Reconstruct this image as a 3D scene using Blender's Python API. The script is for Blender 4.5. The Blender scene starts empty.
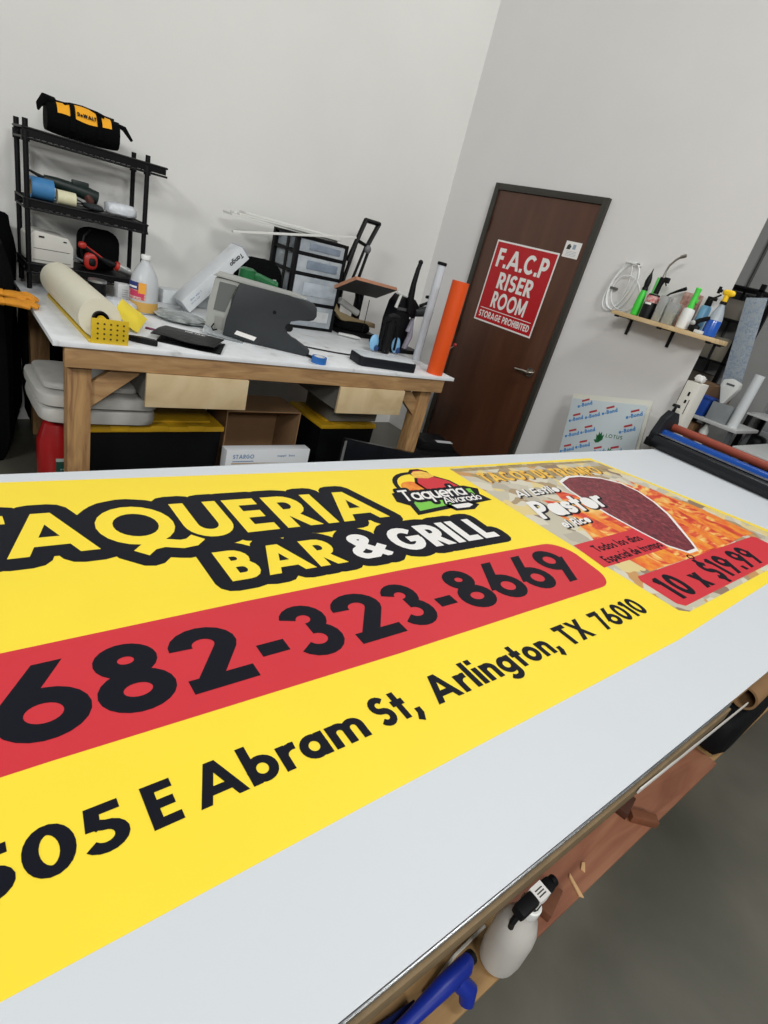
import bpy, bmesh, math, random
from mathutils import Vector, Matrix, Euler
from mathutils.geometry import delaunay_2d_cdt
random.seed(7)
PI = math.pi
COL = bpy.context.scene.collection

# ---------------------------------------------------------------- materials
def lin(c):
    if isinstance(c, str):
        c = [int(c[i:i+2], 16)/255 for i in (0, 2, 4)]
    return [x/12.92 if x <= .04045 else ((x+.055)/1.055)**2.4 for x in c]
MATS = {}
def M(name, col, rough=.5, metal=0., nz=0., ns=8., col2=None, bump=0., bs=40., trans=0., alpha=1., ior=1.45, stretch=None, spec=.5, coat=0.):
    """plain procedural material: colour varied by noise, optional bump"""
    if name in MATS: return MATS[name]
    m = bpy.data.materials.new(name); m.use_nodes = True
    nt = m.node_tree; b = nt.nodes['Principled BSDF']; L = nt.links
    c = lin(col)
    b.inputs['Base Color'].default_value = (*c, 1)
    b.inputs['Roughness'].default_value = rough
    b.inputs['Metallic'].default_value = metal
    b.inputs['Specular IOR Level'].default_value = spec
    b.inputs['IOR'].default_value = ior
    b.inputs['Coat Weight'].default_value = coat
    if trans: b.inputs['Transmission Weight'].default_value = trans
    if alpha < 1: b.inputs['Alpha'].default_value = alpha
    tc = nt.nodes.new('ShaderNodeTexCoord')
    src = tc.outputs['Object']
    if stretch:
        mp = nt.nodes.new('ShaderNodeMapping'); mp.inputs['Scale'].default_value = stretch
        L.new(src, mp.inputs['Vector']); src = mp.outputs['Vector']
    if nz or col2:
        n = nt.nodes.new('ShaderNodeTexNoise'); n.inputs['Scale'].default_value = ns; n.inputs['Detail'].default_value = 5
        n.inputs['Roughness'].default_value = .6
        L.new(src, n.inputs['Vector'])
        r = nt.nodes.new('ShaderNodeMapRange'); r.inputs['From Min'].default_value = .35; r.inputs['From Max'].default_value = .65
        L.new(n.outputs['Fac'], r.inputs['Value'])
        mx = nt.nodes.new('ShaderNodeMix'); mx.data_type = 'RGBA'
        a = col2 and lin(col2) or [x*(1-nz) for x in c]
        mx.inputs['A'].default_value = (*c, 1); mx.inputs['B'].default_value = (*a, 1)
        L.new(r.outputs['Result'], mx.inputs['Factor']); L.new(mx.outputs['Result'], b.inputs['Base Color'])
    if bump:
        n2 = nt.nodes.new('ShaderNodeTexNoise'); n2.inputs['Scale'].default_value = bs; n2.inputs['Detail'].default_value = 4
        L.new(src, n2.inputs['Vector'])
        bp = nt.nodes.new('ShaderNodeBump'); bp.inputs['Strength'].default_value = bump; bp.inputs['Distance'].default_value = .01
        L.new(n2.outputs['Fac'], bp.inputs['Height']); L.new(bp.outputs['Normal'], b.inputs['Normal'])
    MATS[name] = m
    return m
def ramp_mat(name, stops, rough=.4, scale=20, kind='noise', stretch=None, detail=5, dist=0., bump=0.):
    if name in MATS: return MATS[name]
    m = bpy.data.materials.new(name); m.use_nodes = True
    nt = m.node_tree; b = nt.nodes['Principled BSDF']; L = nt.links
    b.inputs['Roughness'].default_value = rough
    tc = nt.nodes.new('ShaderNodeTexCoord'); mp = nt.nodes.new('ShaderNodeMapping')
    mp.inputs['Scale'].default_value = stretch or (1, 1, 1); L.new(tc.outputs['Object'], mp.inputs['Vector'])
    if kind == 'noise':
        n = nt.nodes.new('ShaderNodeTexNoise'); n.inputs['Scale'].default_value = scale; n.inputs['Detail'].default_value = detail
        n.inputs['Distortion'].default_value = dist; out = n.outputs['Fac']
    elif kind == 'wave':
        n = nt.nodes.new('ShaderNodeTexWave'); n.inputs['Scale'].default_value = scale; n.inputs['Distortion'].default_value = dist
        n.inputs['Detail'].default_value = detail; n.inputs['Detail Scale'].default_value = 1.2; out = n.outputs['Fac']
    else:
        n = nt.nodes.new('ShaderNodeTexVoronoi'); n.inputs['Scale'].default_value = scale
        sp = nt.nodes.new('ShaderNodeSeparateColor'); L.new(n.outputs['Color'], sp.inputs['Color']); out = sp.outputs['Red']
        nn = nt.nodes.new('ShaderNodeTexNoise'); nn.inputs['Scale'].default_value = scale*.5
        L.new(mp.outputs['Vector'], nn.inputs['Vector'])
        va = nt.nodes.new('ShaderNodeVectorMath'); va.operation = 'MULTIPLY_ADD'
        va.inputs[1].default_value = (.12, .12, .12); L.new(nn.outputs['Color'], va.inputs[0]); L.new(mp.outputs['Vector'], va.inputs[2])
        L.new(va.outputs['Vector'], n.inputs['Vector'])
    if kind != 'voronoi': L.new(mp.outputs['Vector'], n.inputs['Vector'])
    cr = nt.nodes.new('ShaderNodeValToRGB'); L.new(out, cr.inputs['Fac'])
    e = cr.color_ramp.elements
    while len(e) > 1: e.remove(e[-1])
    e[0].position = stops[0][0]; e[0].color = (*lin(stops[0][1]), 1)
    for p, c in stops[1:]:
        k = e.new(p); k.color = (*lin(c), 1)
    if kind == 'voronoi': cr.color_ramp.interpolation = 'CONSTANT'
    L.new(cr.outputs['Color'], b.inputs['Base Color'])
    if bump:
        bp = nt.nodes.new('ShaderNodeBump'); bp.inputs['Strength'].default_value = bump; bp.inputs['Distance'].default_value = .01
        L.new(out, bp.inputs['Height']); L.new(bp.outputs['Normal'], b.inputs['Normal'])
    MATS[name] = m
    return m

# ---------------------------------------------------------------- stroke lettering
def arc(cx, cy, rx, ry, a0, a1, n=None):
    n = n or max(3, int(abs(a1-a0)/18))
    return [(cx+rx*math.cos(math.radians(a0+(a1-a0)*i/n)), cy+ry*math.sin(math.radians(a0+(a1-a0)*i/n))) for i in range(n+1)]
def glyph(ch, w):
    """returns advance width and strokes (points, closed, extension, (ymin, ymax)); cap height 1"""
    h = w/2; S = []; X = .68
    def ln(*p, ext=0, cl=(0, 1), closed=False): S.append((list(p), closed, ext, cl))
    def ring(cx, cy, rx, ry, cl=(-.5, 1.5)): ln(*arc(cx, cy, rx, ry, 0, 360, 22)[:-1], closed=True, cl=cl)
    FR = (-.5, 1.5)
    if ch == ' ': return .3, []
    if ch == 'A': W = .96; ln((h*1.05, 0), (W/2, 1), ext=.2); ln((W-h*1.05, 0), (W/2, 1), ext=.2); ln((.22, .3), (W-.22, .3)); return W, S
    if ch == 'B':
        ln((h, 0), (h, 1)); ln((h, 1-h), (.3, 1-h), *arc(.3, .765-h/2, .17, .235-h/2, 90, -90, 8), (h, .53)); ln((h, .53), (.33, .53), *arc(.33, .265+h/2, .18, .265-h/2, 90, -90, 8), (h, h)); return .33+.18+h, S
    if ch in 'CG':
        W = .86; ln(*arc(W/2, .5, W/2-h, .5-h, 42, 318 if ch == 'C' else 360, 16), cl=FR)
        if ch == 'G': ln((W/2+.02, .47), (W-h*.2, .47))
        return W-(.06 if ch == 'C' else 0), S
    if ch == 'D': ln((h, 0), (h, 1)); ln((h, 1-h), (.3, 1-h), *arc(.3, .5, .42-h, .5-h, 90, -90, 10), (h, h)); return .72, S
    if ch in 'EF':
        ln((h, 0), (h, 1)); ln((0, 1-h), (.52, 1-h)); ln((0, .51), (.48, .51))
        if ch == 'E': ln((0, h), (.52, h))
        return .52, S
    if ch == 'H': ln((h, 0), (h, 1)); ln((.68-h, 0), (.68-h, 1)); ln((0, .5), (.68, .5)); return .68, S
    if ch == 'I': ln((h, 0), (h, 1)); return w, S
    if ch == 'L': ln((h, 0), (h, 1)); ln((0, h), (.5, h)); return .5, S
    if ch == 'M': W = .95; ln((h, 0), (h, 1)); ln((W-h, 0), (W-h, 1)); ln((h, 1), (W/2, .15), ext=.05); ln((W-h, 1), (W/2, .15), ext=.05); return W, S
    if ch == 'N': W = .76; ln((h, 0), (h, 1)); ln((W-h, 0), (W-h, 1)); ln((h, 1), (W-h, 0), ext=.1); return W, S
    if ch in 'OQ':
        W = .98; ring(W/2, .5, W/2-h, .51-h)
        if ch == 'Q': ln((.36, -.2), (.5, -.06), (.68, -.02), (.9, -.1), (1.04, -.08), (1.16, .03), cl=FR)
        return W, S
    if ch in 'PR':
        yb = .46; r = (1-h-yb)/2; ln((h, 0), (h, 1)); ln((h, 1-h), (.3, 1-h), *arc(.3, yb+r, r*.9, r, 90, -90, 8), (h, yb))
        if ch == 'R': ln((.26, .46), (.62-h, 0), ext=.12, cl=(0, .5))
        return (.62 if ch == 'R' else .3+r*.9+h), S
    if ch in 'S$':
        W = .6; ry = (1-w)/4; ln(*arc(W/2, 1-h-ry, W/2-h, ry, 28, 270, 11), *arc(W/2, h+ry, W/2-h, ry, 90, -152, 11)[1:], cl=FR)
        if ch == '$': ln((W/2, -.14), (W/2, .05), cl=FR); ln((W/2, .95), (W/2, 1.14), cl=FR)
        return W, S
    if ch == 'T': ln((0, 1-h), (.62, 1-h)); ln((.31, 0), (.31, 1)); return .62, S
    if ch == 'U': W = .7; ln((h, 1), *arc(W/2, .36, W/2-h, .37-h, 180, 360, 12), (W-h, 1), cl=(-.02, 1)); return W, S
    if ch == 'W': W = 1.2; [ln((a, 1), (b, 0), ext=.2) for a, b in ((h, .34), (.6, .34), (.6, .86), (W-h, .86))]; return W, S
    if ch == 'V': ln((h, 1), (.42, 0), ext=.2); ln((.84-h, 1), (.42, 0), ext=.2); return .84, S
    if ch == 'X': ln((h*1.1, 0), (.78-h*1.1, 1), ext=.2); ln((h*1.1, 1), (.78-h*1.1, 0), ext=.2); return .78, S
    if ch == 'x': ln((h*1.1, 0), (.6-h*1.1, X), ext=.2, cl=(0, X)); ln((h*1.1, X), (.6-h*1.1, 0), ext=.2, cl=(0, X)); return .6, S
    if ch == '&':
        ln((.80, .02), (.28, .62), *arc(.38, .78, .15, .20-h*.7, 205, -40, 12), (.22, .42), *arc(.32, .26, .30-h*.6, .26-h*.7, 140, 300, 9), (.82, .46), cl=(0, 1.05)); return .86, S
    # digits
    if ch == '0': W = .66; ring(W/2, .5, W/2-h, .51-h); return W, S
    if ch == '1': ln((.3-h, 0), (.3-h, 1)); ln((.3-h, 1-h*.9), (.0, .80), cl=FR); return .32, S
    if ch == '2':
        W = .62; ln(*arc(W/2, .7, W/2-h, .3-h, 185, -28, 11), (h*1.7, h*.9), cl=(0, 1.05)); ln((h*.3, h), (W, h)); return W, S
    if ch == '3':
        r1 = (.475-h)/2; r2 = (.515-h)/2; ln((.27, .525), *arc(.285, (1-h+.525)/2, .235-h*.35, r1, -90, 168, 13), cl=FR); ln((.27, .515), *arc(.285, (h+.515)/2, .325-h, r2, 90, -156, 13), cl=FR); return .61, S
    if ch == '5':
        ln((.17, 1-h), (.56, 1-h)); ln((.19, 1), (.14, .5)); ln((.12, .55), (.2, .6), *arc(.27, .32, .34-h, .33-h, 84, -150, 12), cl=FR); return .61, S
    if ch in '69':
        ring(.35, .32, .35-h, .33-h); ln((.35-.35+h*1.0, .40), (.47, 1), ext=.2, cl=(.3, 1))
        if ch == '9': S[:] = [([(.7-x, 1-y) for x, y in p], c, e, (1-cl[1], 1-cl[0])) for p, c, e, cl in S]
        return .7, S
    if ch == '7': ln((0, 1-h), (.6, 1-h)); ln((.6-h*1.1, 1-h), (.18, 0), ext=.2); return .6, S
    if ch == '8': ring(.32, .745, .28-h, .265-h); ring(.32, .29, .33-h, .30-h); return .64, S
    # lower case
    rx = .33-h*.95; ry = X/2-h+.01; cy = X/2
    if ch in 'abdgopqe' or ch == 'c':
        W = .66; cx = W/2
        if ch == 'e': ln(*arc(cx, cy, rx, ry, 0, 318, 16), cl=FR); ln((h, cy), (W-h*.3, cy)); return W, S
        if ch == 'c': ln(*arc(cx, cy, rx, ry, 45, 315, 14), cl=FR); return W-.08, S
        ring(cx, cy, rx, ry)
        if ch == 'a': ln((W-h, 0), (W-h, X))
        if ch == 'b': ln((h, 0), (h, 1.04), cl=FR)
        if ch == 'd': ln((W-h, 0), (W-h, 1.04), cl=FR)
        if ch == 'p': ln((h, -.32), (h, X), cl=FR)
        if ch == 'q': ln((W-h, -.32), (W-h, X), cl=FR)
        if ch == 'g': ln((W-h, X), *arc(cx, -.02, rx, .30-h, 0, -150, 9), cl=FR)
        return W, S
    if ch in 'hnmr':
        ln((h, 0), (h, 1.04 if ch == 'h' else X), cl=FR)
        if ch == 'r': ln(*arc(.36, X-.32, .36-h, .33-h, 170, 75, 5), cl=FR); return .40, S
        W = .58
        for k in range(2 if ch == 'm' else 1):
            o = k*(W-w); ln((h+o, .2), *arc(o+W/2, X-.27, W/2-h, .28-h, 180, 0, 10), (o+W-h, 0), cl=(0, 1))
        return (W-w)*(2 if ch == 'm' else 1)+w, S
    if ch == 'i' or ch == '\u00ed': ln((h, 0), (h, X)); ln((h, .84), (h, 1.04), cl=FR); return w, S
    if ch == 'l': ln((h, 0), (h, 1.04), cl=FR); return w, S
    if ch == 'k': ln((h, 0), (h, 1.04), cl=FR); ln((h, .2), (.5, X), cl=(0, X)); ln((.25, .4), (.52, 0), ext=.1, cl=(0, X)); return .56, S
    if ch == 's': W = .48; r2 = (X-w)/4; ln(*arc(W/2, X-h-r2, W/2-h, r2, 30, 270, 9), *arc(W/2, h+r2, W/2-h, r2, 90, -150, 9)[1:], cl=FR); return W, S
    if ch == 't': ln((.2, 0), (.2, .95)); ln((0, X-h), (.42, X-h)); return .42, S
    if ch == 'u': W = .58; ln((h, X), *arc(W/2, .27, W/2-h, .28-h, 180, 360, 10), (W-h, X), cl=(-.02, X)); ln((W-h, 0), (W-h, X)); return W, S
    if ch == 'v': ln((h, X), (.29, 0), ext=.2, cl=(0, X)); ln((.58-h, X), (.29, 0), ext=.2, cl=(0, X)); return .58, S
    if ch == '-': ln((.03, .36), (.42, .36)); return .45, S
    if ch == '.': ln((h, 0), (h, w)); return w, S
    if ch == ',': ln((h+.03, w), (h+.03, .02), (.0, -.2), cl=FR); return w+.04, S
    return .4, []
def clip_poly(p, lo, hi):
    for s, lim in ((1, lo), (-1, hi)):
        out = []
        for i in range(len(p)):
            a, b = p[i], p[(i+1) % len(p)]
            da, db = s*(a[1]-lim), s*(b[1]-lim)
            if da >= 0: out.append(a)
            if da*db < 0:
                t = da/(da-db); out.append((a[0]+(b[0]-a[0])*t, a[1]+(b[1]-a[1])*t))
        p = out
        if len(p) < 3: return []
    return p
def stroke_quads(pts, w, closed, ext, cl):
    pts = [Vector(p) for p in pts]
    q = [pts[0]]
    for p in pts[1:]:
        if (p-q[-1]).length > 1e-4: q.append(p)
    pts = q
    if ext:
        d = (pts[0]-pts[1]).normalized(); pts[0] = pts[0]+d*ext
        d = (pts[-1]-pts[-2]).normalized(); pts[-1] = pts[-1]+d*ext
    n = len(pts); L, R = [], []
    for i in range(n):
        a = pts[i-1] if (i or closed) else None; b = pts[(i+1) % n] if (i < n-1 or closed) else None
        d1 = (pts[i]-a).normalized() if a is not None else None; d2 = (b-pts[i]).normalized() if b is not None else None
        d1 = d1 or d2; d2 = d2 or d1
        n1 = Vector((-d1.y, d1.x)); n2 = Vector((-d2.y, d2.x)); m = (n1+n2)
        m = m.normalized() if m.length > 1e-3 else n1
        k = min(1/max(m.dot(n1), .35), 2.2)
        L.append(pts[i]+m*w/2*k); R.append(pts[i]-m*w/2*k)
    out = []
    for i in range(n if closed else n-1):
        j = (i+1) % n
        p = clip_poly([tuple(R[i]), tuple(R[j]), tuple(L[j]), tuple(L[i])], *cl)
        if len(p) >= 3: out.append(p)
    return out
def hull(pts):
    pts = sorted(set((round(x, 6), round(y, 6)) for x, y in pts))
    def half(ps):
        h = []
        for p in ps:
            while len(h) > 1 and (h[-1][0]-h[-2][0])*(p[1]-h[-2][1])-(h[-1][1]-h[-2][1])*(p[0]-h[-2][0]) <= 0: h.pop()
            h.append(p)
        return h
    a = half(pts); b = half(pts[::-1])
    return a[:-1]+b[:-1]
def fatten(poly, r):
    return hull([(x+r*math.cos(k*PI/6), y+r*math.sin(k*PI/6)) for x, y in poly for k in range(12)])
def union(polys):
    vs, fs = [], []
    for p in polys:
        area = sum(p[i][0]*p[(i+1) % len(p)][1]-p[(i+1) % len(p)][0]*p[i][1] for i in range(len(p)))
        if abs(area) < 1e-9: continue
        if area < 0: p = p[::-1]
        fs.append(list(range(len(vs), len(vs)+len(p)))); vs += [Vector(q) for q in p]
    v, e, f, ov, oe, of = delaunay_2d_cdt(vs, [], fs, 0, 1e-5)
    return [tuple(q) for q in v], [list(t) for t, o in zip(f, of) if o]
def layout(s, w=.2, sp=.1, kern=None, solid=False):
    """list of glyph polygon lists and the total advance, cap height 1"""
    x = 0; out = []
    for i, ch in enumerate(s):
        adv, S = glyph(ch, w)
        g = []
        for pts, closed, ext, cl in S:
            for p in stroke_quads(pts, w, closed, ext, cl): g.append(hull([(a+x, b) for a, b in p]))
            if solid and closed: g.append(hull([(a+x, b) for a, b in pts]))
        out.append(g); x += adv+sp+((kern or {}).get(i, 0))
    return out, x-sp

# ---------------------------------------------------------------- geometry
class G:
    def __init__(s): s.bm = bmesh.new(); s.mi = 0
    def _mark(s, faces):
        for f in faces: f.material_index = s.mi
    def add(s, verts, faces):
        vs = [s.bm.verts.new(v) for v in verts]; out = []
        for f in faces:
            try: out.append(s.bm.faces.new([vs[i] for i in f]))
            except ValueError: pass
        s._mark(out); return vs, out
    def box(s, x0, x1, y0, y1, z0, z1, bev=0., rot=None, piv=None, seg=2):
        c = Vector(((x0+x1)/2, (y0+y1)/2, (z0+z1)/2)); t = bmesh.new()
        bmesh.ops.create_cube(t, size=1)
        for v in t.verts: v.co = Vector((v.co.x*(x1-x0), v.co.y*(y1-y0), v.co.z*(z1-z0)))
        if bev: bmesh.ops.bevel(t, geom=t.edges[:], offset=bev, segments=seg, affect='EDGES', profile=.6)
        for v in t.verts: v.co += c
        if rot:
            R = Euler(rot).to_matrix(); p = Vector(piv) if piv else c
            for v in t.verts: v.co = R @ (v.co-p)+p
        s.merge(t); return s
    def merge(s, t):
        t.verts.index_update()
        s.add([v.co.copy() for v in t.verts], [[v.index for v in f.verts] for f in t.faces]); t.free()
    def tube(s, pts, r, n=10, caps=True, flat=None):
        pts = [Vector(p) for p in pts]; rr = r if isinstance(r, (list, tuple)) else [r]*len(pts)
        T = []
        for i in range(len(pts)):
            a = pts[max(0, i-1)]; b = pts[min(len(pts)-1, i+1)]; T.append((b-a).normalized())
        up = Vector((0, 0, 1)) if abs(T[0].z) < .9 else Vector((1, 0, 0))
        u = T[0].cross(up).normalized(); vs = []
        for i, p in enumerate(pts):
            u = (u-T[i]*u.dot(T[i])).normalized(); w = T[i].cross(u)
            for k in range(n):
                a = 2*PI*k/n; vs.append(p+(u*math.cos(a)+w*math.sin(a)*(flat or 1))*rr[i])
        fs = [[i*n+k, i*n+(k+1) % n, (i+1)*n+(k+1) % n, (i+1)*n+k] for i in range(len(pts)-1) for k in range(n)]
        if caps: fs += [list(range(n))[::-1], [(len(pts)-1)*n+k for k in range(n)]]
        s.add(vs, fs); return s
    def cyl(s, p0, p1, r0, r1=None, n=20): return s.tube([p0, p1], [r0, r0 if r1 is None else r1], n)
    def lathe(s, prof, n=24, at=(0, 0, 0), axis=None, sq=None):
        """prof: (r, h) from bottom to top about axis; sq=(ax, ay) scales the section"""
        at = Vector(at); A = Vector(axis).normalized() if axis else Vector((0, 0, 1))
        q = A.to_track_quat('Z', 'Y').to_matrix(); sx, sy = sq or (1, 1)
        vs = [at+q @ Vector((r*sx*math.cos(2*PI*k/n), r*sy*math.sin(2*PI*k/n), h)) for r, h in prof for k in range(n)]
        m = len(prof)
        fs = [[i*n+k, i*n+(k+1) % n, (i+1)*n+(k+1) % n, (i+1)*n+k] for i in range(m-1) for k in range(n)]
        fs += [list(range(n))[::-1], [(m-1)*n+k for k in range(n)]]
        s.add(vs, fs); return s
    def ringtube(s, r_in, r_out, h, at, axis, n=32):
        at = Vector(at); q = Vector(axis).normalized().to_track_quat('Z', 'Y').to_matrix()
        prof = [(r_in, 0), (r_out, 0), (r_out, h), (r_in, h)]
        vs = [at+q @ Vector((r*math.cos(2*PI*k/n), r*math.sin(2*PI*k/n), z)) for r, z in prof for k in range(n)]
        s.add(vs, [[i*n+k, i*n+(k+1) % n, ((i+1) % 4)*n+(k+1) % n, ((i+1) % 4)*n+k] for i in range(4) for k in range(n)]); return s
    def prism(s, poly, origin, U, V, t, bev=0.):
        """poly in (u,v); extruded by t along UxV, centred"""
        o = Vector(origin); U = Vector(U); V = Vector(V); N = U.cross(V).normalized()
        tb = bmesh.new(); n = len(poly)
        a = [tb.verts.new(o+U*u+V*v-N*t/2) for u, v in poly]; b = [tb.verts.new(o+U*u+V*v+N*t/2) for u, v in poly]
        tb.faces.new(a[::-1]); tb.faces.new(b)
        for i in range(n): tb.faces.new([a[i], a[(i+1) % n], b[(i+1) % n], b[i]])
        if bev: bmesh.ops.bevel(tb, geom=tb.edges[:], offset=bev, segments=2, affect='EDGES', profile=.6)
        s.merge(tb); return s
    def blob(s, c, r, n=(16, 10), pw=1., jit=0., rot=None):
        """superellipsoid of half sizes r; pw<1 is boxier"""
        c = Vector(c); vs = []; nu, nv = n; R = Euler(rot).to_matrix() if rot else Matrix.Identity(3)
        f = lambda x: math.copysign(abs(x)**pw, x)
        for j in range(nv+1):
            ph = -PI/2+PI*j/nv
            for i in range(nu):
                th = 2*PI*i/nu
                v = Vector((f(math.cos(ph))*f(math.cos(th))*r[0], f(math.cos(ph))*f(math.sin(th))*r[1], f(math.sin(ph))*r[2]))
                if jit and 0 < j < nv: v *= 1+random.uniform(-jit, jit)
                vs.append(c+R @ v)
        fs = [[j*nu+i, j*nu+(i+1) % nu, (j+1)*nu+(i+1) % nu, (j+1)*nu+i] for j in range(nv) for i in range(nu)]
        s.add(vs, fs); bmesh.ops.remove_doubles(s.bm, verts=s.bm.verts[-len(vs):] if False else [v for v in s.bm.verts][-len(vs):], dist=1e-5); return s
    def sheet(s, fn, nu, nv, t=0.):
        vs = [Vector(fn(i/nu, j/nv)) for j in range(nv+1) for i in range(nu+1)]
        fs = [[j*(nu+1)+i, j*(nu+1)+i+1, (j+1)*(nu+1)+i+1, (j+1)*(nu+1)+i] for j in range(nv) for i in range(nu)]
        if t:
            tb = bmesh.new(); q = [tb.verts.new(v) for v in vs]
            for f in fs: tb.faces.new([q[i] for i in f])
            tb.normal_update()
            bmesh.ops.solidify(tb, geom=tb.faces[:], thickness=t); s.merge(tb)
        else: s.add(vs, fs)
        return s
    def poly(s, pts): s.add(pts, [list(range(len(pts)))]); return s
    def flat(s, poly2, o, U, V, off=0.):
        o = Vector(o); U = Vector(U); V = Vector(V); N = U.cross(V).normalized()
        v, f = union([poly2]); s.add([o+U*a+V*b+N*off for a, b in v], f); return s
    def text(s, st, o, U, V, size, w=.2, sp=.1, width=None, shear=0., off=.0004, outline=0., kern=None, center=False):
        """lettering on the plane o,U,V (unit vectors); size = cap height; width = forced total width"""
        o = Vector(o); U = Vector(U); V = Vector(V); N = U.cross(V).normalized()
        gs, tot = layout(st, w, sp, kern, outline > 0); sx = (width/tot) if width else size
        x0 = -tot*sx/2 if center else 0
        def put(polys):
            if not polys: return
            v, f = union(polys)
            s.add([o+U*(x0+a*sx+b*size*shear)+V*(b*size)+N*off for a, b in v], f)
        if outline: put([fatten(p, outline) for g in gs for p in g])
        else:
            for g in gs: put(g)
        return s
    def build(s, name, mats, parent=None, label=None, smooth=35, **kw):
        bm = s.bm; bm.normal_update()
        if kw.get('recalc', True): pass
        lim = math.radians(smooth)
        for e in bm.edges:
            if len(e.link_faces) == 2: e.smooth = e.calc_face_angle(0) < lim
        for f in bm.faces: f.smooth = True
        me = bpy.data.meshes.new(name); bm.to_mesh(me); bm.free()
        for m in (mats if isinstance(mats, (list, tuple)) else [mats]): me.materials.append(m)
        o = bpy.data.objects.new(name, me); COL.objects.link(o)
        if parent: o.parent = parent
        if label: o['label'] = label
        return o
def thing(name, label, cat, loc=(0, 0, 0), rz=0., group=None, rot=None):
    o = bpy.data.objects.new(name, None); COL.objects.link(o); o.empty_display_size = .05
    o.location = loc; o.rotation_euler = rot or (0, 0, rz); o['label'] = label; o['category'] = cat
    if group: o['group'] = group
    return o
def tag(o, label, cat, loc=None, rz=0., group=None, kind=None, rot=None):
    if loc: o.location = loc
    if rz: o.rotation_euler = (0, 0, rz)
    if rot: o.rotation_euler = rot
    o['label'] = label; o['category'] = cat
    if group: o['group'] = group
    if kind: o['kind'] = kind
    return o
def struct(name, g, m, label=None, parent=None):
    o = g.build(name, m, parent)
    o['kind'] = 'structure'
    if label: o['label'] = label
    return o
def dup(root, loc, rz, label):
    r = root.copy(); COL.objects.link(r); r.location = loc; r.rotation_euler = (0, 0, rz); r['label'] = label
    for ch in root.children:
        c = ch.copy(); COL.objects.link(c); c.parent = r
        for g2 in ch.children:
            d = g2.copy(); COL.objects.link(d); d.parent = c
    return r
EX, EY, EZ = (1, 0, 0), (0, 1, 0), (0, 0, 1)
# ---------------------------------------------------------------- camera, world, lamps
cam = bpy.data.cameras.new('camera'); co = bpy.data.objects.new('camera', cam); COL.objects.link(co)
r = Vector((0.76291453, -0.59754187, 0.24678964)); d = Vector((-0.09833954, -0.4845498, -0.86921851)); f = Vector((0.63897633, 0.63887026, -0.42843208))
mw = Matrix((r, -d, -f)).transposed().to_4x4(); mw.translation = (-3.65620, -3.94129, 1.56839)
co.matrix_world = mw
cam.sensor_fit = 'VERTICAL'; cam.sensor_height = 36; cam.lens = 548.203/1024*36; cam.clip_start = .02; cam.clip_end = 60
sc = bpy.context.scene; sc.camera = co
sc.view_settings.view_transform = 'Standard'; sc.view_settings.look = 'None'
sc.view_settings.gamma = 1; sc.view_settings.use_curve_mapping = False; sc.view_settings.exposure = 0
wd = bpy.data.worlds.new('warehouse_air'); sc.world = wd; wd.use_nodes = True
wd.node_tree.nodes['Background'].inputs['Color'].default_value = (.90, .95, 1, 1)
wd.node_tree.nodes['Background'].inputs['Strength'].default_value = .15
def lamp(name, loc, size, power, aim, col=(1, .97, .93)):
    l = bpy.data.lights.new(name, 'AREA'); l.shape = 'RECTANGLE'; l.size, l.size_y = size; l.energy = power; l.color = col
    o = bpy.data.objects.new(name, l); COL.objects.link(o); o.location = loc
    o.rotation_euler = (Vector(aim)-Vector(loc)).to_track_quat('-Z', 'Y').to_euler()
for lx, ly, lz, p, t_ in ((.1, -2.9, 5.6, 72, (-.5, -2.6, 0)), (-2.1, -5.6, 5.6, 105, (-.1, -1.2, 2.4)), (-7.4, -5.2, 4.2, 160, (-1.5, -.5, 1.8)), (-4.6, -8.8, 4.2, 150, (-1.5, -.5, 1.8))):  # the two low distant ones are unseen fill lamps added to brighten the walls
    lamp('ceiling_and_fill_lamp', (lx, ly, lz), (1.6, .7), p, t_, (1, .992, .975))
lamp('ceiling_and_fill_lamp', (2.4, -5.5, 4.8), (1.4, .6), 20, (2.0, -3, 0))

# ---------------------------------------------------------------- room
wallm = M('wall_paint', 'dededa', .85, nz=.035, ns=1.3, bump=.05, bs=90)
g = G(); g.box(-7.5, .13, 0, .13, 0, 6)
struct('wall_back', g, wallm)
DY0, DY1, DZ = -.555, -1.491, 2.14     # door opening
g = G(); g.box(0, .13, DY0, 0, 0, 6); g.box(0, .13, DY1, DY0, DZ, 6); g.prism([(0, -2.508), (.13, -2.435), (.13, DY1), (0, DY1)], (0, 0, 3), EX, EY, 6)
struct('wall_right', g, M('wall_paint_side', 'dedddb', .85, nz=.035, ns=1.3, bump=.05, bs=90))
floorm = ramp_mat('concrete', [(.25, '3f3f37'), (.42, '4e4d43'), (.55, '59574c'), (.7, '68665b')], .42, 1.7, detail=9, dist=.4, bump=.04)
g = G(); g.box(-7.5, 7, -9, 1.5, -.1, 0)
struct('floor', g, floorm)
g = G(); g.box(3.0, 3.12, -2.17, 1.5, 0, 6); struct('wall_far', g, M('wall_far_paint', '8f8f8d', .9, nz=.1, ns=2))
g = G()
for k in range(34): g.box(4.1, 4.13+.0, -6, -1.2, .0+k*.12, .11+k*.12, .012)
struct('trim_1', g, M('slat_gray', '8b8e8f', .6, nz=.15, ns=3), 'grey horizontal slats at the far end of the hall')
g = G(); g.tube([(2.97, -1.47, 2.9), (2.97, -1.47, 1.9), (2.97, -1.47, .3)], .014); struct('trim_2', g, M('conduit', '3a3a38', .5), 'thin dark conduit down the far wall')
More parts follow.
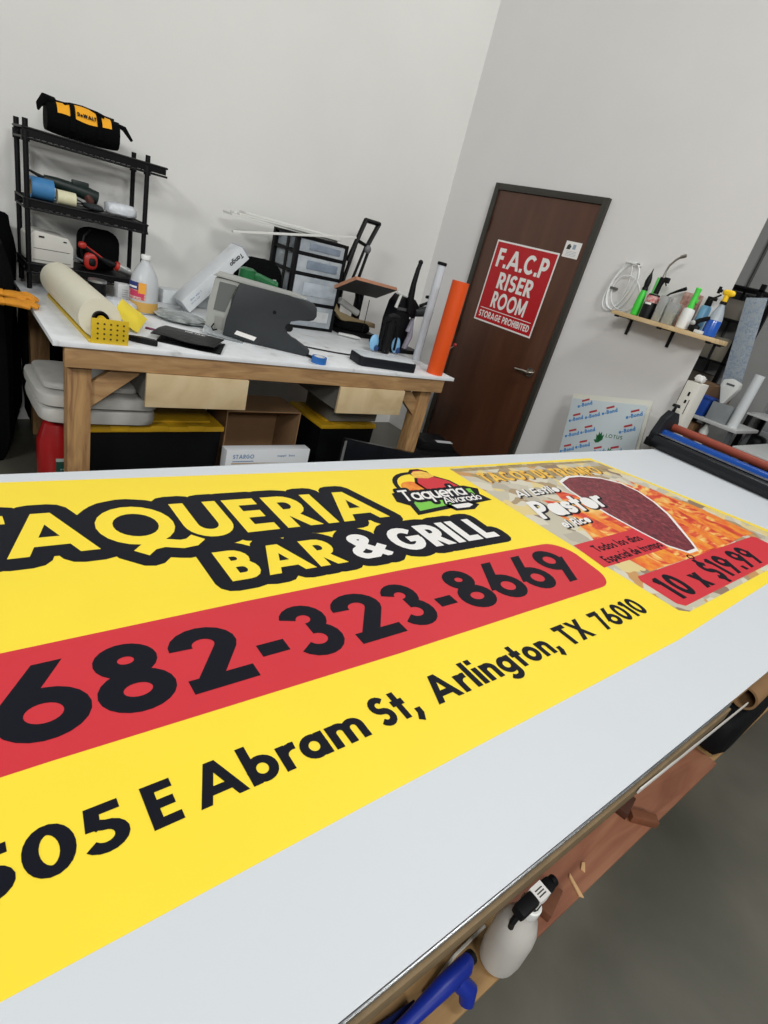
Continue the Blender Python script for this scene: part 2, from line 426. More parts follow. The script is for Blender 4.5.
# door
g = G()
g.box(-.03, .10, -.555, -.512, 0, 2.184, .003); g.box(-.03, .10, -1.534, -1.491, 0, 2.184, .003); g.box(-.03, .10, -1.491, -.555, 2.14, 2.184, .003)
g.box(.02, .05, -.567, -.555, 0, 2.14); g.box(.02, .05, -1.491, -1.479, 0, 2.14); g.box(.02, .05, -1.479, -.567, 2.128, 2.14)
door = struct('door_1', g, M('dark_bronze', '34322c', .45, nz=.1, ns=5), 'dark brown wooden door in a black metal frame')
doorw = ramp_mat('walnut_veneer', [(.3, '4a2b1b'), (.5, '4f2f1e'), (.7, '583624')], .36, 2, stretch=(5, 5, .6), detail=8, dist=.5)
g = G(); g.box(-.018, .02, -1.488, -.558, .006, 2.137, .002); sl = struct('door_slab', g, doorw, parent=door)
g = G(); g.ringtube(.0, .034, .012, (-.018, -1.415, .975), (-1, 0, 0)); g.cyl((-.03, -1.415, .975), (-.075, -1.415, .975), .012)
g.tube([(-.07, -1.42, .975), (-.074, -1.40, .976), (-.072, -1.35, .972), (-.066, -1.30, .968)], [.013, .012, .010, .009], 12)
struct('door_handle', g, M('satin_nickel', 'b9b4ab', .28, 1.), parent=door)
for z in (.3, 1.1, 1.9):
    g = G(); g.cyl((-.024, -.556, z-.05), (-.024, -.556, z+.05), .008); struct('door_hinge', g, M('hinge', '2c2a27', .4, .6), parent=door)
# red sign stuck on the door
white = M('vinyl_white', 'eceae6', .45); signred = M('vinyl_red', 'b8161f', .4)
g = G(); g.box(-.0004, .0003, -.302, .302, -.302, .302)
sg = [g]; U = (0, -1, 0); V = EZ
g.mi = 1; g.flat([(-.29, -.29), (.29, -.29), (.29, .29), (-.29, .29)], (-.0004, 0, 0), U, V, .0004)
g.mi = 0
g.text('F.A.C.P', (-.0004, 0, .115), U, V, .135, w=.2, sp=.06, width=.50, off=.0009, center=True)
g.text('RISER', (-.0004, 0, -.035), U, V, .12, w=.2, sp=.10, width=.35, off=.0009, center=True)
g.text('ROOM', (-.0004, 0, -.178), U, V, .12, w=.2, sp=.09, width=.35, off=.0009, center=True)
g.flat([(-.265, -.201), (.265, -.201), (.265, -.196), (-.265, -.196)], (-.0004, 0, 0), U, V, .0009)
g.text('STORAGE PROHIBITED', (-.0004, 0, -.268), U, V, .05, w=.2, sp=.10, width=.53, off=.0009, center=True)
tag(g.build('door_sign', [white, signred]), 'red square sign reading FACP riser room storage prohibited on the brown door', 'sign', (-.0195, -1.000, 1.504))
g = G(); g.box(-.0004, .0003, -.066, .066, -.052, .052)
g.mi = 1; g.flat([(-.05, .0), (-.02, .0), (-.012, .02), (-.03, .036), (-.045, .026)], (-.0004, 0, 0), U, V, .0004)
g.mi = 2; g.flat([(.0, .005), (.025, .005), (.025, .035), (.0, .035)], (-.0004, 0, 0), U, V, .0004)
for k in range(4): g.flat([(-.04, -.012-k*.009), (.045, -.012-k*.009), (.045, -.010-k*.009), (-.04, -.010-k*.009)], (-.0004, 0, 0), U, V, .0004)
tag(g.build('paper_notice', [white, M('ink_dark', '3a3a3a'), M('ink_pale', '8fa3b3')]), 'small white paper notice taped near the top of the brown door', 'notice', (-.0195, -1.386, 1.843))

# ---------------------------------------------------------------- the long work table with the banner
ply = ramp_mat('plywood_pale', [(.3, '86673f'), (.5, '9b794d'), (.7, 'ad8c5e')], .65, 2.5, stretch=(1, 9, 9), detail=7, dist=.6, bump=.05)
plyred = ramp_mat('plywood_reddish', [(.3, '774630'), (.5, '8c5a40'), (.7, '9e6d50')], .65, 3.5, stretch=(1, 7, 7), detail=7, dist=.8, bump=.05)
lumber = ramp_mat('lumber', [(.25, '8a6844'), (.5, 'a98458'), (.75, 'bf9c6e')], .65, 4, stretch=(1, 6, 6), detail=6, dist=1.2, bump=.05)
lumberz = ramp_mat('lumber_upright', [(.25, '7c5838'), (.45, 'a07a50'), (.7, 'b8935f')], .65, 4, stretch=(7, 7, .8), detail=6, dist=1.6, bump=.05)
steel = M('steel_edge', 'b8bbbd', .3, .9, nz=.3, ns=30)
T = thing('layout_table', 'long layout table with metal edged top under the big yellow banner', 'table', (-2.4, -3.2285, 0), -.017)
g = G(); g.box(-2.4, .03, -.604, .615, .872, .8965); g.box(.03, 2.28, -.590, .615, .872, .8965); g.build('tabletop', M('board_top', '6e675c', .5), T)
g = G(); g.box(-2.4, .02, -.6075, -.6045, .889, .8985, .0008); g.build('edge_trim', steel, T, 'metal edge strip')
g = G(); g.box(-2.4, .02, -.6125, -.6045, .858, .8885, .0015); g.build('edge_band', M('edge_wood', '7f6b4d', .7, nz=.2, ns=30), T, 'wooden edge band')
for y0 in (-.585, .574):
    g = G(); g.box(-2.4, 2.24, y0, y0+.038, .783, .872, .003); g.build('side_rail', lumber, T)
for x in (-2.2, .9, 2.1):
    for y in (-.5, .5):
        g = G(); g.box(x-.045, x+.045, y-.045, y+.045, 0, .783, .003); g.build('leg', lumberz, T)
g = G(); g.box(-2.4, -.42, -.620, .6, .432, .45, .002); g.build('lower_shelf', ply, T, 'pale plywood lower shelf')
g = G(); g.box(-.42, .50, -.616, .6, .4335, .4505, .002); g.build('lower_shelf', plyred, T, 'reddish plywood lower shelf')
g = G(); g.box(.50, 2.2, -.606, .6, .432, .448, .002); g.build('lower_shelf', ply, T)
g = G(); g.box(-2.4, 2.2, -.596, -.560, .345, .4315, .003); g.build('shelf_rail', lumber, T)
g = G(); g.box(-2.4, 2.2, .55, .588, .345, .4315, .003); g.build('shelf_rail', lumber, T)

# banner, all the print is one sheet
yel = M('ink_yellow', 'fce03a', .5, nz=.03, ns=3, coat=0.); red = M('ink_red', 'd2303a', .5, nz=.05, ns=3); blk = M('ink_black', '14161f', .5, spec=.15)
bw = M('banner_white', 'd1d6da', .5, nz=.015, ns=2); gold = M('ink_gold', 'e8a92c', .45, nz=.3, ns=40, col2='f5cf62')
food = ramp_mat('poster_food', [(0, 'c4bda8'), (.22, 'a8926f'), (.34, 'd6d0bc'), (.5, 'b5ad9b'), (.62, 'e0cb8c'), (.72, '917a66'), (.8, 'c9c2b0'), (.93, 'c8965c')], .45, 14, 'voronoi', stretch=(1, 1.25, 1))
flame = ramp_mat('poster_flame', [(.28, 'b8301f'), (.43, 'd8432a'), (.50, 'e66a33'), (.56, 'efa24a'), (.66, 'f3cf7c')], .45, 3.2, 'noise', stretch=(1.0, 2.2, 1), dist=3.5, detail=2)
meat = ramp_mat('poster_meat', [(.3, '3d1a22'), (.45, '6a2630'), (.58, '86313a'), (.72, 'a85a5a')], .45, 45, 'noise', stretch=(1.2, .8, 1), dist=1.5)
green = M('ink_green', '7ccb4a', .42); org = M('ink_orange', 'e8622c', .42, col2='f0a030', ns=25)
g = G(); Z0 = .0
OX, OY = -2.4, -3.21
def W(x, y): return (x-OX, y-OY)
g.box(-2.4, 2.1, -.6225, .5955, -.0008, 0, rot=(0, 0, -.017), piv=(0, -.0185, 0))
def lay(pts, mi, z):
    g.mi = mi; g.flat([W(*p) for p in pts], (0, 0, 0), EX, EY, z)
lay([(-4.8, -2.60), (-3.52, -2.636), (-3.26, -2.648), (-2.15, -2.700), (-1.16, -2.708), (-1.05, -3.02), (-.90, -3.46), (-.865, -3.655), (-1.56, -3.656), (-2.28, -3.667), (-3.2, -3.646), (-3.65, -3.639), (-4.8, -3.62)], 1, .0002)
# red stripe with a rounded end
cr = [(-2.262+.075*math.cos(a), -3.300+.075*math.sin(a)) for a in [PI/2-k*PI/12 for k in range(7)]]
cr2 = [(-2.272+.075*math.cos(a), -3.369+.075*math.sin(a)) for a in [-k*PI/12 for k in range(7)]]
lay([(-4.8, -3.165), (-3.59, -3.187), (-3.2, -3.190), (-2.81, -3.200)]+cr+cr2+[(-3.0, -3.427), (-3.565, -3.405), (-4.8, -3.38)], 2, .0004)
NB = [0]
def btext(s, x, y, size, mi, z, slope=0., **k):
    g.mi = mi; NB[0] += 1; z += NB[0]*4e-6; g.text(s, (*W(x, y), 0), (1, slope, 0), EY, size, off=z, **k)
# heading: the T before A reaches out of view on the left
kA = {0: -.16, 1: -.02, 2: .02, 3: .02, 4: .06, 5: .03, 6: .02}
for o, mi, z in ((.24, 3, .0004), (0, 1, .0007)):
    btext('TAQUERIA', -3.638, -2.939, .158, mi, z, -.0335, w=.205, sp=.08, width=.979, outline=o, kern=kA)
for o, mi, z in ((.30, 3, .0004), (0, 1, .0007)):
    btext('BAR', -3.198, -3.124, .108, mi, z, -.033, w=.22, sp=.07, width=.282, outline=o, kern={1: .02})
    btext('&', -2.877, -3.135, .106, 4 if mi == 1 else mi, z, -.03, w=.22, width=.102, outline=o)
    btext('GRILL', -2.744, -3.137, .108, 4 if mi == 1 else mi, z, -.033, w=.23, sp=.09, width=.372, outline=o, kern={0: -.02})
for ch, xa, xb in (('6', -3.618, -3.502), ('8', -3.493, -3.387), ('2', -3.376, -3.262), ('-', -3.243, -3.182), ('3', -3.168, -3.072), ('2', -3.056, -2.939), ('3', -2.921, -2.829),
                   ('-', -2.810, -2.752), ('8', -2.737, -2.634), ('6', -2.619, -2.512), ('6', -2.496, -2.390), ('9', -2.375, -2.268)):
    btext(ch, xa, -3.369-.0185*(xa+3.62), .143, 3, .0007, -.0185, w=.205, width=xb-xa)
for wd_, xa, xb in (('1505', -3.700, -3.509), ('E', -3.487, -3.451), ('Abram', -3.431, -3.161), ('St,', -3.136, -3.050), ('Arlington,', -3.014, -2.634), ('TX', -2.605, -2.500), ('76010', -2.455, -2.236)):
    btext(wd_, xa, -3.5495-.0125*(xa+3.6), .061, 3, .0006, -.0125, w=.205, sp=.085, width=xb-xa)
# food poster panel
pan = [(-2.165, -2.716), (-1.195, -2.728), (-1.165, -2.76), (-1.075, -3.04), (-.945, -3.44), (-.925, -3.60), (-.95, -3.616), (-2.10, -3.617), (-2.13, -3.60), (-2.15, -3.3)]
lay(pan, 5, .0004)
lay([(-2.16, -2.722), (-1.20, -2.733), (-1.19, -2.752), (-2.155, -2.745)], 11, .00045)
lay([(-2.11, -2.77), (-1.2, -2.79), (-1.23, -2.85), (-2.08, -2.84)], 11, .00044)
for dx, dy, mi, z in ((.006, -.006, 10, .0006), (0, 0, 6, .0008)):
    btext('TACOS DE TROMPO', -2.085+dx, -2.842+dy, .078, mi, z, -.028, w=.24, sp=.12, width=.80, shear=.12)
fl = [(-2.02, -3.26), (-1.93, -3.10), (-1.96, -3.00), (-1.86, -3.03), (-1.80, -2.93), (-1.72, -3.02), (-1.60, -2.90), (-1.34, -3.0), (-1.30, -2.93), (-1.24, -3.02), (-1.21, -2.95), (-1.15, -3.06), (-1.14, -3.16), (-1.08, -3.24), (-1.08, -3.44), (-1.4, -3.46), (-2.0, -3.45)]
lay(fl, 7, .0005)
for k in range(7):
    x = -2.0+k*.14; lay([(x, -3.45), (x+.03, -3.25-.05*math.sin(k*2)), (x-.01, -3.10+.04*math.cos(k)), (x+.07, -3.2), (x+.10, -3.45)], 12, .00052)
mt = [(-1.655, -2.885), (-1.60, -2.868), (-1.52, -2.87), (-1.40, -2.905), (-1.33, -2.96), (-1.315, -3.04), (-1.35, -3.13), (-1.41, -3.22), (-1.49, -3.30), (-1.58, -3.39), (-1.62, -3.425), (-1.69, -3.425), (-1.735, -3.37), (-1.745, -3.28), (-1.75, -3.15), (-1.745, -3.04), (-1.73, -2.96), (-1.70, -2.90)]
mt = [(x+.018, y) for x, y in mt]; cx = sum(p[0] for p in mt)/len(mt); cy = sum(p[1] for p in mt)/len(mt)
def grow(p, d):
    return [(x+d*(x-cx)/math.hypot(x-cx, y-cy), y+d*(y-cy)/math.hypot(x-cx, y-cy)) for x, y in p]
lay(grow(mt, .014), 4, .0010); lay(mt, 8, .0012)
g.mi = 3; g.add([(*W(-1.704+a*math.cos(t*PI/8), -3.452+a*.7*math.sin(t*PI/8)), .0012) for t in range(16) for a in (.012, .019)], [[2*i, 2*i+1, (2*i+3) % 32, (2*i+2) % 32] for i in range(16)])
lay([(-2.145, -3.262), (-1.70, -3.255), (-1.735, -3.385), (-2.16, -3.382)], 2, .0007)
btext('Todos los d\u00edas', -2.085, -3.318, .036, 3, .0009, -.004, w=.2, sp=.10, width=.30)
btext('Especial de trompo', -2.115, -3.372, .036, 3, .0009, -.004, w=.2, sp=.08, width=.375)
cb = [(-2.085, -3.452), (-1.12, -3.462), (-1.10, -3.475), (-1.10, -3.585), (-1.13, -3.598), (-2.08, -3.598), (-2.10, -3.58), (-2.10, -3.47)]
lay(cb, 2, .0007)
btext('10 x $19.99', -2.055, -3.577, .100, 3, .0009, -.008, w=.22, sp=.13, width=.72)
for dx, dy, o, mi, z in ((.004, -.005, .10, 3, .0013), (0, 0, .055, 4, .0014), (0, 0, -1, 3, .0016)):
    o2 = max(o, 0)
    if o >= 0:
        btext('Pastor', -2.09+dx, -3.105+dy, .100, mi, z, .02, w=.12, sp=.13, width=.44, shear=.35, outline=o2)
        btext('Al Estilo', -2.05+dx, -2.965+dy, .045, mi, z, .02, w=.11, sp=.16, width=.27, shear=.35, outline=o2*.8)
        btext('el Rico', -2.06+dx, -3.175+dy, .038, mi, z, .02, w=.11, sp=.16, width=.17, shear=.35, outline=o2)
# round logo
lc = (-2.385, -2.855)
def ell(cx, cy, rx, ry, n=28, a0=0, a1=360): return [(cx+rx*math.cos(math.radians(a0+(a1-a0)*k/n)), cy+ry*math.sin(math.radians(a0+(a1-a0)*k/n))) for k in range(n if a1-a0 == 360 else n+1)]
lay(ell(lc[0], lc[1]+.02, .125, .115), 3, .0005); lay(ell(lc[0], lc[1]+.02, .108, .098), 1, .0007)
lay([(-2.555, -2.850), (-2.42, -2.83), (-2.22, -2.845), (-2.175, -2.875), (-2.205, -2.91), (-2.19, -2.955), (-2.56, -2.985), (-2.545, -2.93), (-2.575, -2.90)], 3, .0008)
lay([(-2.53, -2.865), (-2.21, -2.868), (-2.225, -2.905), (-2.215, -2.935), (-2.535, -2.965), (-2.52, -2.92)], 9, .0010)
lay([(-2.42, -2.95), (-2.30, -2.95), (-2.27, -2.97), (-2.32, -2.995), (-2.40, -2.99)], 3, .0008); lay([(-2.39, -2.955), (-2.31, -2.955), (-2.30, -2.968), (-2.33, -2.980), (-2.385, -2.978)], 4, .0010)
lay(ell(-2.435, -2.835, .055, .050), 12, .0009)
bd = [(-2.395, -2.865), (-2.40, -2.80), (-2.37, -2.765), (-2.375, -2.735), (-2.35, -2.715), (-2.315, -2.715), (-2.295, -2.735), (-2.30, -2.765), (-2.26, -2.80), (-2.24, -2.865)]
cx, cy = -2.32, -2.80
lay(grow(bd, .012), 3, .0009); lay(bd, 2, .0011)
lay([(-2.385, -2.765), (-2.375, -2.735), (-2.35, -2.72), (-2.315, -2.72), (-2.295, -2.735), (-2.29, -2.765), (-2.33, -2.775)], 6, .0012)
for o, mi, z in ((.22, 3, .0013), (0, 4, .0015)):
    btext('Taqueria', -2.545, -2.905, .068, mi, z, -.005, w=.15, sp=.02, width=.285, shear=.3, outline=o)
    btext('Alvarado', -2.405, -2.945, .040, mi, z, .0, w=.15, sp=.02, width=.18, shear=.3, outline=o)
ban = g.build('printed_banner', [bw, yel, red, blk, white, food, gold, flame, meat, green, M('ink_brown', '6b4420', .45), M('poster_shade', '8d7c62', .45, col2='b7a06a', ns=30), org])
tag(ban, 'large yellow, red and black printed banner lying flat on the long table', 'banner', (OX, OY, .9))
# ---------------------------------------------------------------- workbench along the back wall
BZ = .885; BR = -.026
def bench(x, y):   # bench coordinates of a world point
    dx, dy = x+3.19, y+1.40
    return dx*math.cos(BR)+dy*math.sin(BR), -dx*math.sin(BR)+dy*math.cos(BR)
lam = ramp_mat('worn_white_laminate', [(.28, 'b5b7b6'), (.38, 'dfe2e3'), (.6, 'e8ebed')], .5, 9, detail=10, dist=.3)
osb = ramp_mat('drawer_plywood', [(.25, 'b59c72'), (.5, 'cdb78e'), (.75, 'd8c6a2')], .6, 5, detail=8, dist=.5)
shadeside = M('shaded_plywood', '6f6d66', .7, nz=.15, ns=6)  # grey puts the shade on the drawer sides into the colour
WB = thing('workbench', 'wooden workbench with a worn white top against the back wall', 'workbench', (-3.19, -1.365, 0), BR)
g = G(); g.box(0, 2.35, 0, 1.17, BZ-.022, BZ, .003); g.build('tabletop', lam, WB, 'worn white laminate top')
g = G(); g.box(.045, 2.28, .012, .05, BZ-.111, BZ-.022, .003); g.build('apron', lumber, WB)
g = G(); g.box(.045, 2.25, 1.09, 1.128, BZ-.111, BZ-.022, .003); g.build('apron', lumber, WB)
for x0, y0 in ((.062, .02), (2.135, .02), (.062, 1.08), (2.135, 1.08)):
    g = G(); g.box(x0, x0+.095, y0+.031, y0+.12, 0, BZ-.022 if y0 > .5 else BZ-.1115, .004); g.build('leg', lumberz, WB)
g = G(); g.prism([(0, 0), (.195, .160), (.225, .193), (.10, .193), (0, .115)], (.158, .085, BZ-.112-.195), EX, EZ, .036, .002); g.build('brace', lumber, WB)
g = G(); g.prism([(0, 0), (-.17, .140), (-.19, .183), (-.09, .183), (0, .10)], (2.134, .085, BZ-.112-.185), EX, EZ, .036, .002); g.build('brace', lumber, WB)
for x0, x1 in ((.375, .88), (1.455, 1.95)):
    z0, z1 = .612, .772
    g = G(); g.box(x0+.012, x0+.024, .018, .75, z0+.01, z1-.004); g.box(x1-.024, x1-.012, .018, .75, z0+.01, z1-.004)
    g.box(x0+.024, x1-.024, .018, .75, z0+.01, z0+.02); g.box(x0+.024, x1-.024, .738, .75, z0+.02, z1-.004)
    dr = g.build('drawer', shadeside, WB, 'plywood drawer hung under the bench')
    g = G(); g.box(x0, x1, .0, .018, z0, z1, .002); g.build('drawer_front', osb, dr)
# ---- black wire rack on the bench
bk = M('black_steel', '0c0c0e', .45, nz=.2, ns=20, spec=.25); bkp = M('black_plastic', '0e0f11', .5, spec=.25); bkf = M('black_fabric', '08090a', .9, bump=.5, bs=160, spec=.1)
RK = thing('wire_rack', 'black wire shelf rack standing on the left end of the workbench', 'rack', (-3.11, -.35, BZ))
for x in (0, .565):
    for y in (0, .25):
        g = G(); g.cyl((x, y, 0), (x, y, .775), .0125)
        for z in (.105, .41, .70): g.cyl((x, y, z-.02), (x, y, z+.025), .018)
        g.build('post', bk, RK)
for z, over in ((.105, 0), (.41, 0), (.715, .085)):
    g = G()
    g.box(-.010, .575+over, -.0135, -.0105, z-.012, z+.022); g.box(-.010, .575+over, .2605, .2635, z-.012, z+.022)
    for zz in (z-.02, z+.022):
        loop = [(-.012, -.012, zz), (.580+over, -.012, zz), (.580+over, .262, zz), (-.012, .262, zz)]
        for i in range(4): g.tube([loop[i], loop[(i+1) % 4]], .0055, 8)
    for k in range(26):
        x = -.01+k*(.585+over)/25.5; g.tube([(x, -.012, z-.018+.04*(k % 2)), (x, .262, z-.018+.04*(k % 2))], .003, 5)
    for k in range(23):
        x = -.015+k*.026; g.tube([(x, -.012, z-.02), (x+.013, -.012, z+.022), (x+.026, -.012, z-.02)], .0022, 5)
    for y in (.08, .17): g.tube([(-.02, y, z+.0), (.585+over, y, z+.0)], .0035, 6)
    if z < .7:
        g.box(0.02, .548, .0, .245, z+.0225, z+.026)
    g.build('shelf', bk, RK)
# tool bag
ybag = M('bag_yellow', 'f0a818', .7, bump=.2, bs=200)
TB = thing('tool_bag', 'black and yellow zippered tool bag lying on top of the wire rack', 'bag', (-2.84, -.235, 1.628), -.04)
g = G()
def bagfn(u, v):
    a = 2*PI*v; x = -.165+.33*u; e = 1-.12*abs(2*u-1)**4
    zz = .078+.076*math.sin(a)*(1 if math.sin(a) > 0 else 1.0); yy = .095*math.cos(a)
    yy = math.copysign(abs(yy/.095)**.7, yy)*.085*e*(1-.25*max(0, math.sin(a))); zz = .076+math.copysign(abs(math.sin(a))**.75, math.sin(a))*.074*e
    return (x, yy, zz+.006*math.sin(9*u+a*2)*(1 if math.sin(a) > -.3 else 0))
n = 24; vs = [bagfn(i/12, k/n) for i in range(13) for k in range(n)]
g.add(vs, [[i*n+k, i*n+(k+1) % n, (i+1)*n+(k+1) % n, (i+1)*n+k] for i in range(12) for k in range(n)]+[list(range(n))[::-1], [12*n+k for k in range(n)]])
g.build('body', bkf, TB)
g = G()
vs = [Vector(bagfn(.13+.74*i/12, (.60+.5-.12*1-.0)-k*.02))*1.0 for i in range(13) for k in range(9)]
vs = []
for i in range(13):
    for k in range(9):
        t = .545+k*.030  # around the front, mid height to top
        u = .14+.72*i/12
        if k == 0 and (i < 1 or i > 11): u += .02*(1 if i < 1 else -1)
        p = Vector(bagfn(u, .97-t if False else (1.0-(t-.02)) if False else t-.5+.0)); p.y = -abs(p.y); vs.append(p)
vs = []
for i in range(15):
    for k in range(8):
        u = .13+.74*i/14; a = 172-k*12.0
        p = Vector(bagfn(u, a/360)); c = Vector((p.x, 0, .076)); p = c+(p-c)*1.02+Vector((0, -.002, .0)); vs.append(p)
g.add(vs, [[i*8+k, (i+1)*8+k, (i+1)*8+k+1, i*8+k+1] for i in range(14) for k in range(7)])
yp = g.build('yellow_panel', ybag, TB, 'yellow front panel')
for u in (.33, .70):
    g = G(); pts = []
    for a in (205, 188, 172, 157, 142, 127, 112, 98):
        p = Vector(bagfn(u, a/360)); c = Vector((p.x, 0, .076)); pts.append(c+(p-c)*1.05+Vector((0, -.003, 0)))
    for i in range(len(pts)-1):
        a, b = pts[i], pts[i+1]; g.add([a-Vector((.012, 0, 0)), a+Vector((.012, 0, 0)), b+Vector((.012, 0, 0)), b-Vector((.012, 0, 0))], [[0, 1, 2, 3]])
    g.build('strap', bkf, TB)
g = G(); P0 = Vector(bagfn(.52, 152/360)); P0 += Vector((0, -.006, .003)); P0.y -= .004
g.text('DeWALT', P0+Vector((0, -.004, -.008)), EX, Vector((0, .5, .866)), .019, w=.26, sp=.08, width=.085, off=.001, center=True); g.build('logo_print', bkp, TB)
g = G(); g.tube([(-.13, 0, .135), (-.17, -.02, .140), (-.195, -.04, .110), (-.20, -.045, .085)], [.026, .024, .014, .005], 10); g.build('end_flap', bkf, TB)
g = G(); g.tube([(.15, -.02, .13), (.19, -.04, .12), (.225, -.06, .075)], [.012, .022, .012], 8, flat=.6); g.build('end_flap', bkf, TB)
g = G(); g.tube([(-.15, 0.01, .146), (0, 0.01, .151), (.15, 0.01, .146)], .006, 6); g.build('zipper', bkp, TB)
g = G(); g.tube([(-.09, -.05, .142), (-.06, -.03, .150), (0, .0, .156), (.06, -.03, .150), (.09, -.05, .142)], .008, 8); g.build('handle', bkf, TB)
# middle shelf things (shelf surface z=BZ+.436)
SM = BZ+.4362
tape_blue = M('tape_blue', '3f7fb4', .55, nz=.1, ns=30)
g = G(); g.ringtube(.036, .050, .10, (-.05, 0, .050), (1, 0, 0)); 
T2 = tag(g.build('tape_roll', tape_blue), 'wide blue tape roll at the left end of the middle rack shelf', 'tape roll', (-3.035, -.29, SM), 0)
g = G(); g.ringtube(.032, .036, .101, (-.0505, 0, .050), (1, 0, 0)); g.build('core', M('card_core', '8f7a5a', .8), T2)
g = G(); g.ringtube(.016, .034, .085, (-.042, 0, .034), (1, 0, 0)); g.ringtube(.001, .016, .08, (-.04, 0, .034), (1, 0, 0))
tag(g.build('tape_roll', M('masking_cream', 'd9d6b4', .6, nz=.08, ns=30)), 'cream masking tape roll beside the blue one on the rack', 'tape roll', (-2.93, -.315, SM))
DR = thing('rotary_tool', 'dark green corded power tool behind the tape rolls on the middle rack shelf', 'power tool', (-2.89, -.20, SM+.012), 0)
dg = M('tool_green', '1c2b28', .45, nz=.2, ns=20)
g = G(); g.tube([(-.12, 0, .085), (-.06, 0, .078), (.02, 0, .07), (.08, 0, .062), (.135, 0, .052)], [.019, .028, .030, .036, .034], 14); g.box(.01, .09, -.02, .02, .085, .115, .006); g.build('body', dg, DR)
g = G(); g.tube([(-.12, 0, .085), (-.16, 0, .098), (-.21, 0, .115)], [.011, .007, .004], 8); g.build('nozzle', bkp, DR)
g = G(); g.tube([(.08, -.02, .055), (.095, -.025, .03), (.10, -.02, 0.0)], [.02, .022, .018], 10); g.build('handle', M('tool_brown', '4b2a22', .5), DR)
g = G(); g.tube([(-.135+.03*k, -.045+.02*math.sin(k), .0125-.008+.004*math.sin(k*1.3)) for k in range(9)], .004, 6); g.tube([(-.10+.02*k, -.06, .0+.03*math.sin(k*PI/9)) for k in range(10)], .004, 6); g.build('cable', bkp, DR)
clearbag = M('poly_bag', 'd6dbe0', .25, nz=.12, ns=40, bump=.6, bs=50)
g = G(); g.blob((0, 0, .036), (.082, .06, .034), (18, 10), .6, .05); tag(g.build('plastic_bag', clearbag), 'crumpled clear plastic bag of parts on the right end of the middle rack shelf', 'plastic bag', (-2.652, -.275, SM+.001))
g = G(); g.blob((0, 0, .018), (.05, .07, .017), (18, 10), .8, .08); tag(g.build('cable_coil', M('dark_cable', '2b3032', .6, bump=.6, bs=60)), 'dark coiled cable in the middle of the middle rack shelf', 'cable', (-2.79, -.265, SM+.001))
# lower shelf things
SL = BZ+.1312
PR = thing('label_printer', 'off-white label printer on the left of the lower rack shelf', 'printer', (-3.005, -.235, SL), .05)
cream = M('printer_cream', 'c9c8c0', .45, nz=.05, ns=6)
g = G(); g.prism([(-.105, 0), (.105, 0), (.105, .10), (.08, .145), (-.08, .158), (-.105, .13)], (0, 0, .0), EX, EZ, .19, .008); g.build('body', cream, PR)
g = G(); g.box(-.085, .085, -.0965, -.095, .072, .074); g.box(-.06, -.035, -.0975, -.095, .128, .136); g.box(.055, .07, -.0975, -.095, .122, .128); g.build('slot', bkp, PR)
g = G(); g.box(-.09, .09, -.0965, -.0945, .015, .018); g.build('base_seam', M('seam', '77756e'), PR)
BP = thing('backpack', 'black fabric case on the right of the lower rack shelf', 'case', (-2.745, -.20, SL), 0)
g = G(); g.blob((0, 0, .108), (.11, .055, .108), (20, 12), .55, .01); g.build('body', bkf, BP)
g = G(); g.tube([(-.09, -.05, .03), (-.10, -.062, .1), (-.085, -.058, .17), (-.05, -.04, .206)], .006, 6); g.build('strap', bkp, BP)
redt = M('tool_red', 'b02a22', .4, nz=.15, ns=20)
IM = thing('cordless_drill', 'red and black cordless drill in front of the black case on the rack', 'drill', (-2.79, -.318, SL), 0)
g = G(); g.blob((-.02, 0, .052), (.036, .020, .046), (14, 10), .8); g.build('housing', redt, IM)
g = G(); g.blob((-.015, -.012, .05), (.02, .014, .022), (10, 8), .7); g.cyl((-.05, 0, .12), (.085, 0, .045), .013, .010, 12); g.build('grip', bkp, IM)
g = G(); g.blob((-.062, 0, .128), (.022, .017, .018), (12, 8), .8); g.tube([(-.05, 0, .122), (.0, -.002, .10), (.05, -.002, .072)], [.012, .008, .006], 10); g.build('trigger_head', redt, IM)
g = G(); g.tube([(-.06, 0, .045), (-.10, .002, .06), (-.12, .0, .03)], [.008, .007, .006], 8); g.build('battery_clip', M('tool_gray', '4c4f52', .5), IM)
FL = thing('flashlight', 'silver flashlight with a red ring at the right of the lower rack shelf', 'flashlight', (-2.665, -.318, SL), 0)
g = G(); g.cyl((.0, 0, .047), (.068, 0, .026), .025, .020, 18); g.build('head', M('alu', 'b9bcbb', .3, .8), FL, 'silver head')
g = G(); g.cyl((-.018, 0, .053), (.0, 0, .047), .024, .026, 18); g.build('collar', redt, FL, 'red collar')
g = G(); g.cyl((-.09, .0, .075), (-.018, 0, .053), .012, .016, 14); g.build('handle', bkp, FL)
# things under / around the rack on the bench top
CP = thing('metal_canister', 'black cylindrical canister with a silver rim under the wire rack', 'canister', (-2.81, -.47, BZ))
g = G(); g.lathe([(.042, 0), (.044, .004), (.044, .105), (.041, .108)], 28); g.build('body', bkp, CP)
g = G(); g.lathe([(.046, .104), (.047, .108), (.047, .116), (.042, .118), (.020, .1185), (.001, .1185)], 28); g.build('rim', M('alu', 'b9bcbb', .3, .8), CP, 'silver rim')
g = G(); g.box(-.036, .036, -.03, .03, 0, .108, .003, rot=(0, .03, .1)); wb = tag(g.build('carton', M('carton_white', 'd8dadb', .6, nz=.05, ns=20)), 'small white carton between the canister and the clear jug', 'carton', (-2.67, -.43, BZ+.002))
g = G()
for k in range(5): g.box(-.028, .024, -.0312, -.0302, .03+k*.012, .032+k*.012)
g.build('printed_lines', M('ink_gray', '8a8f94'), wb)
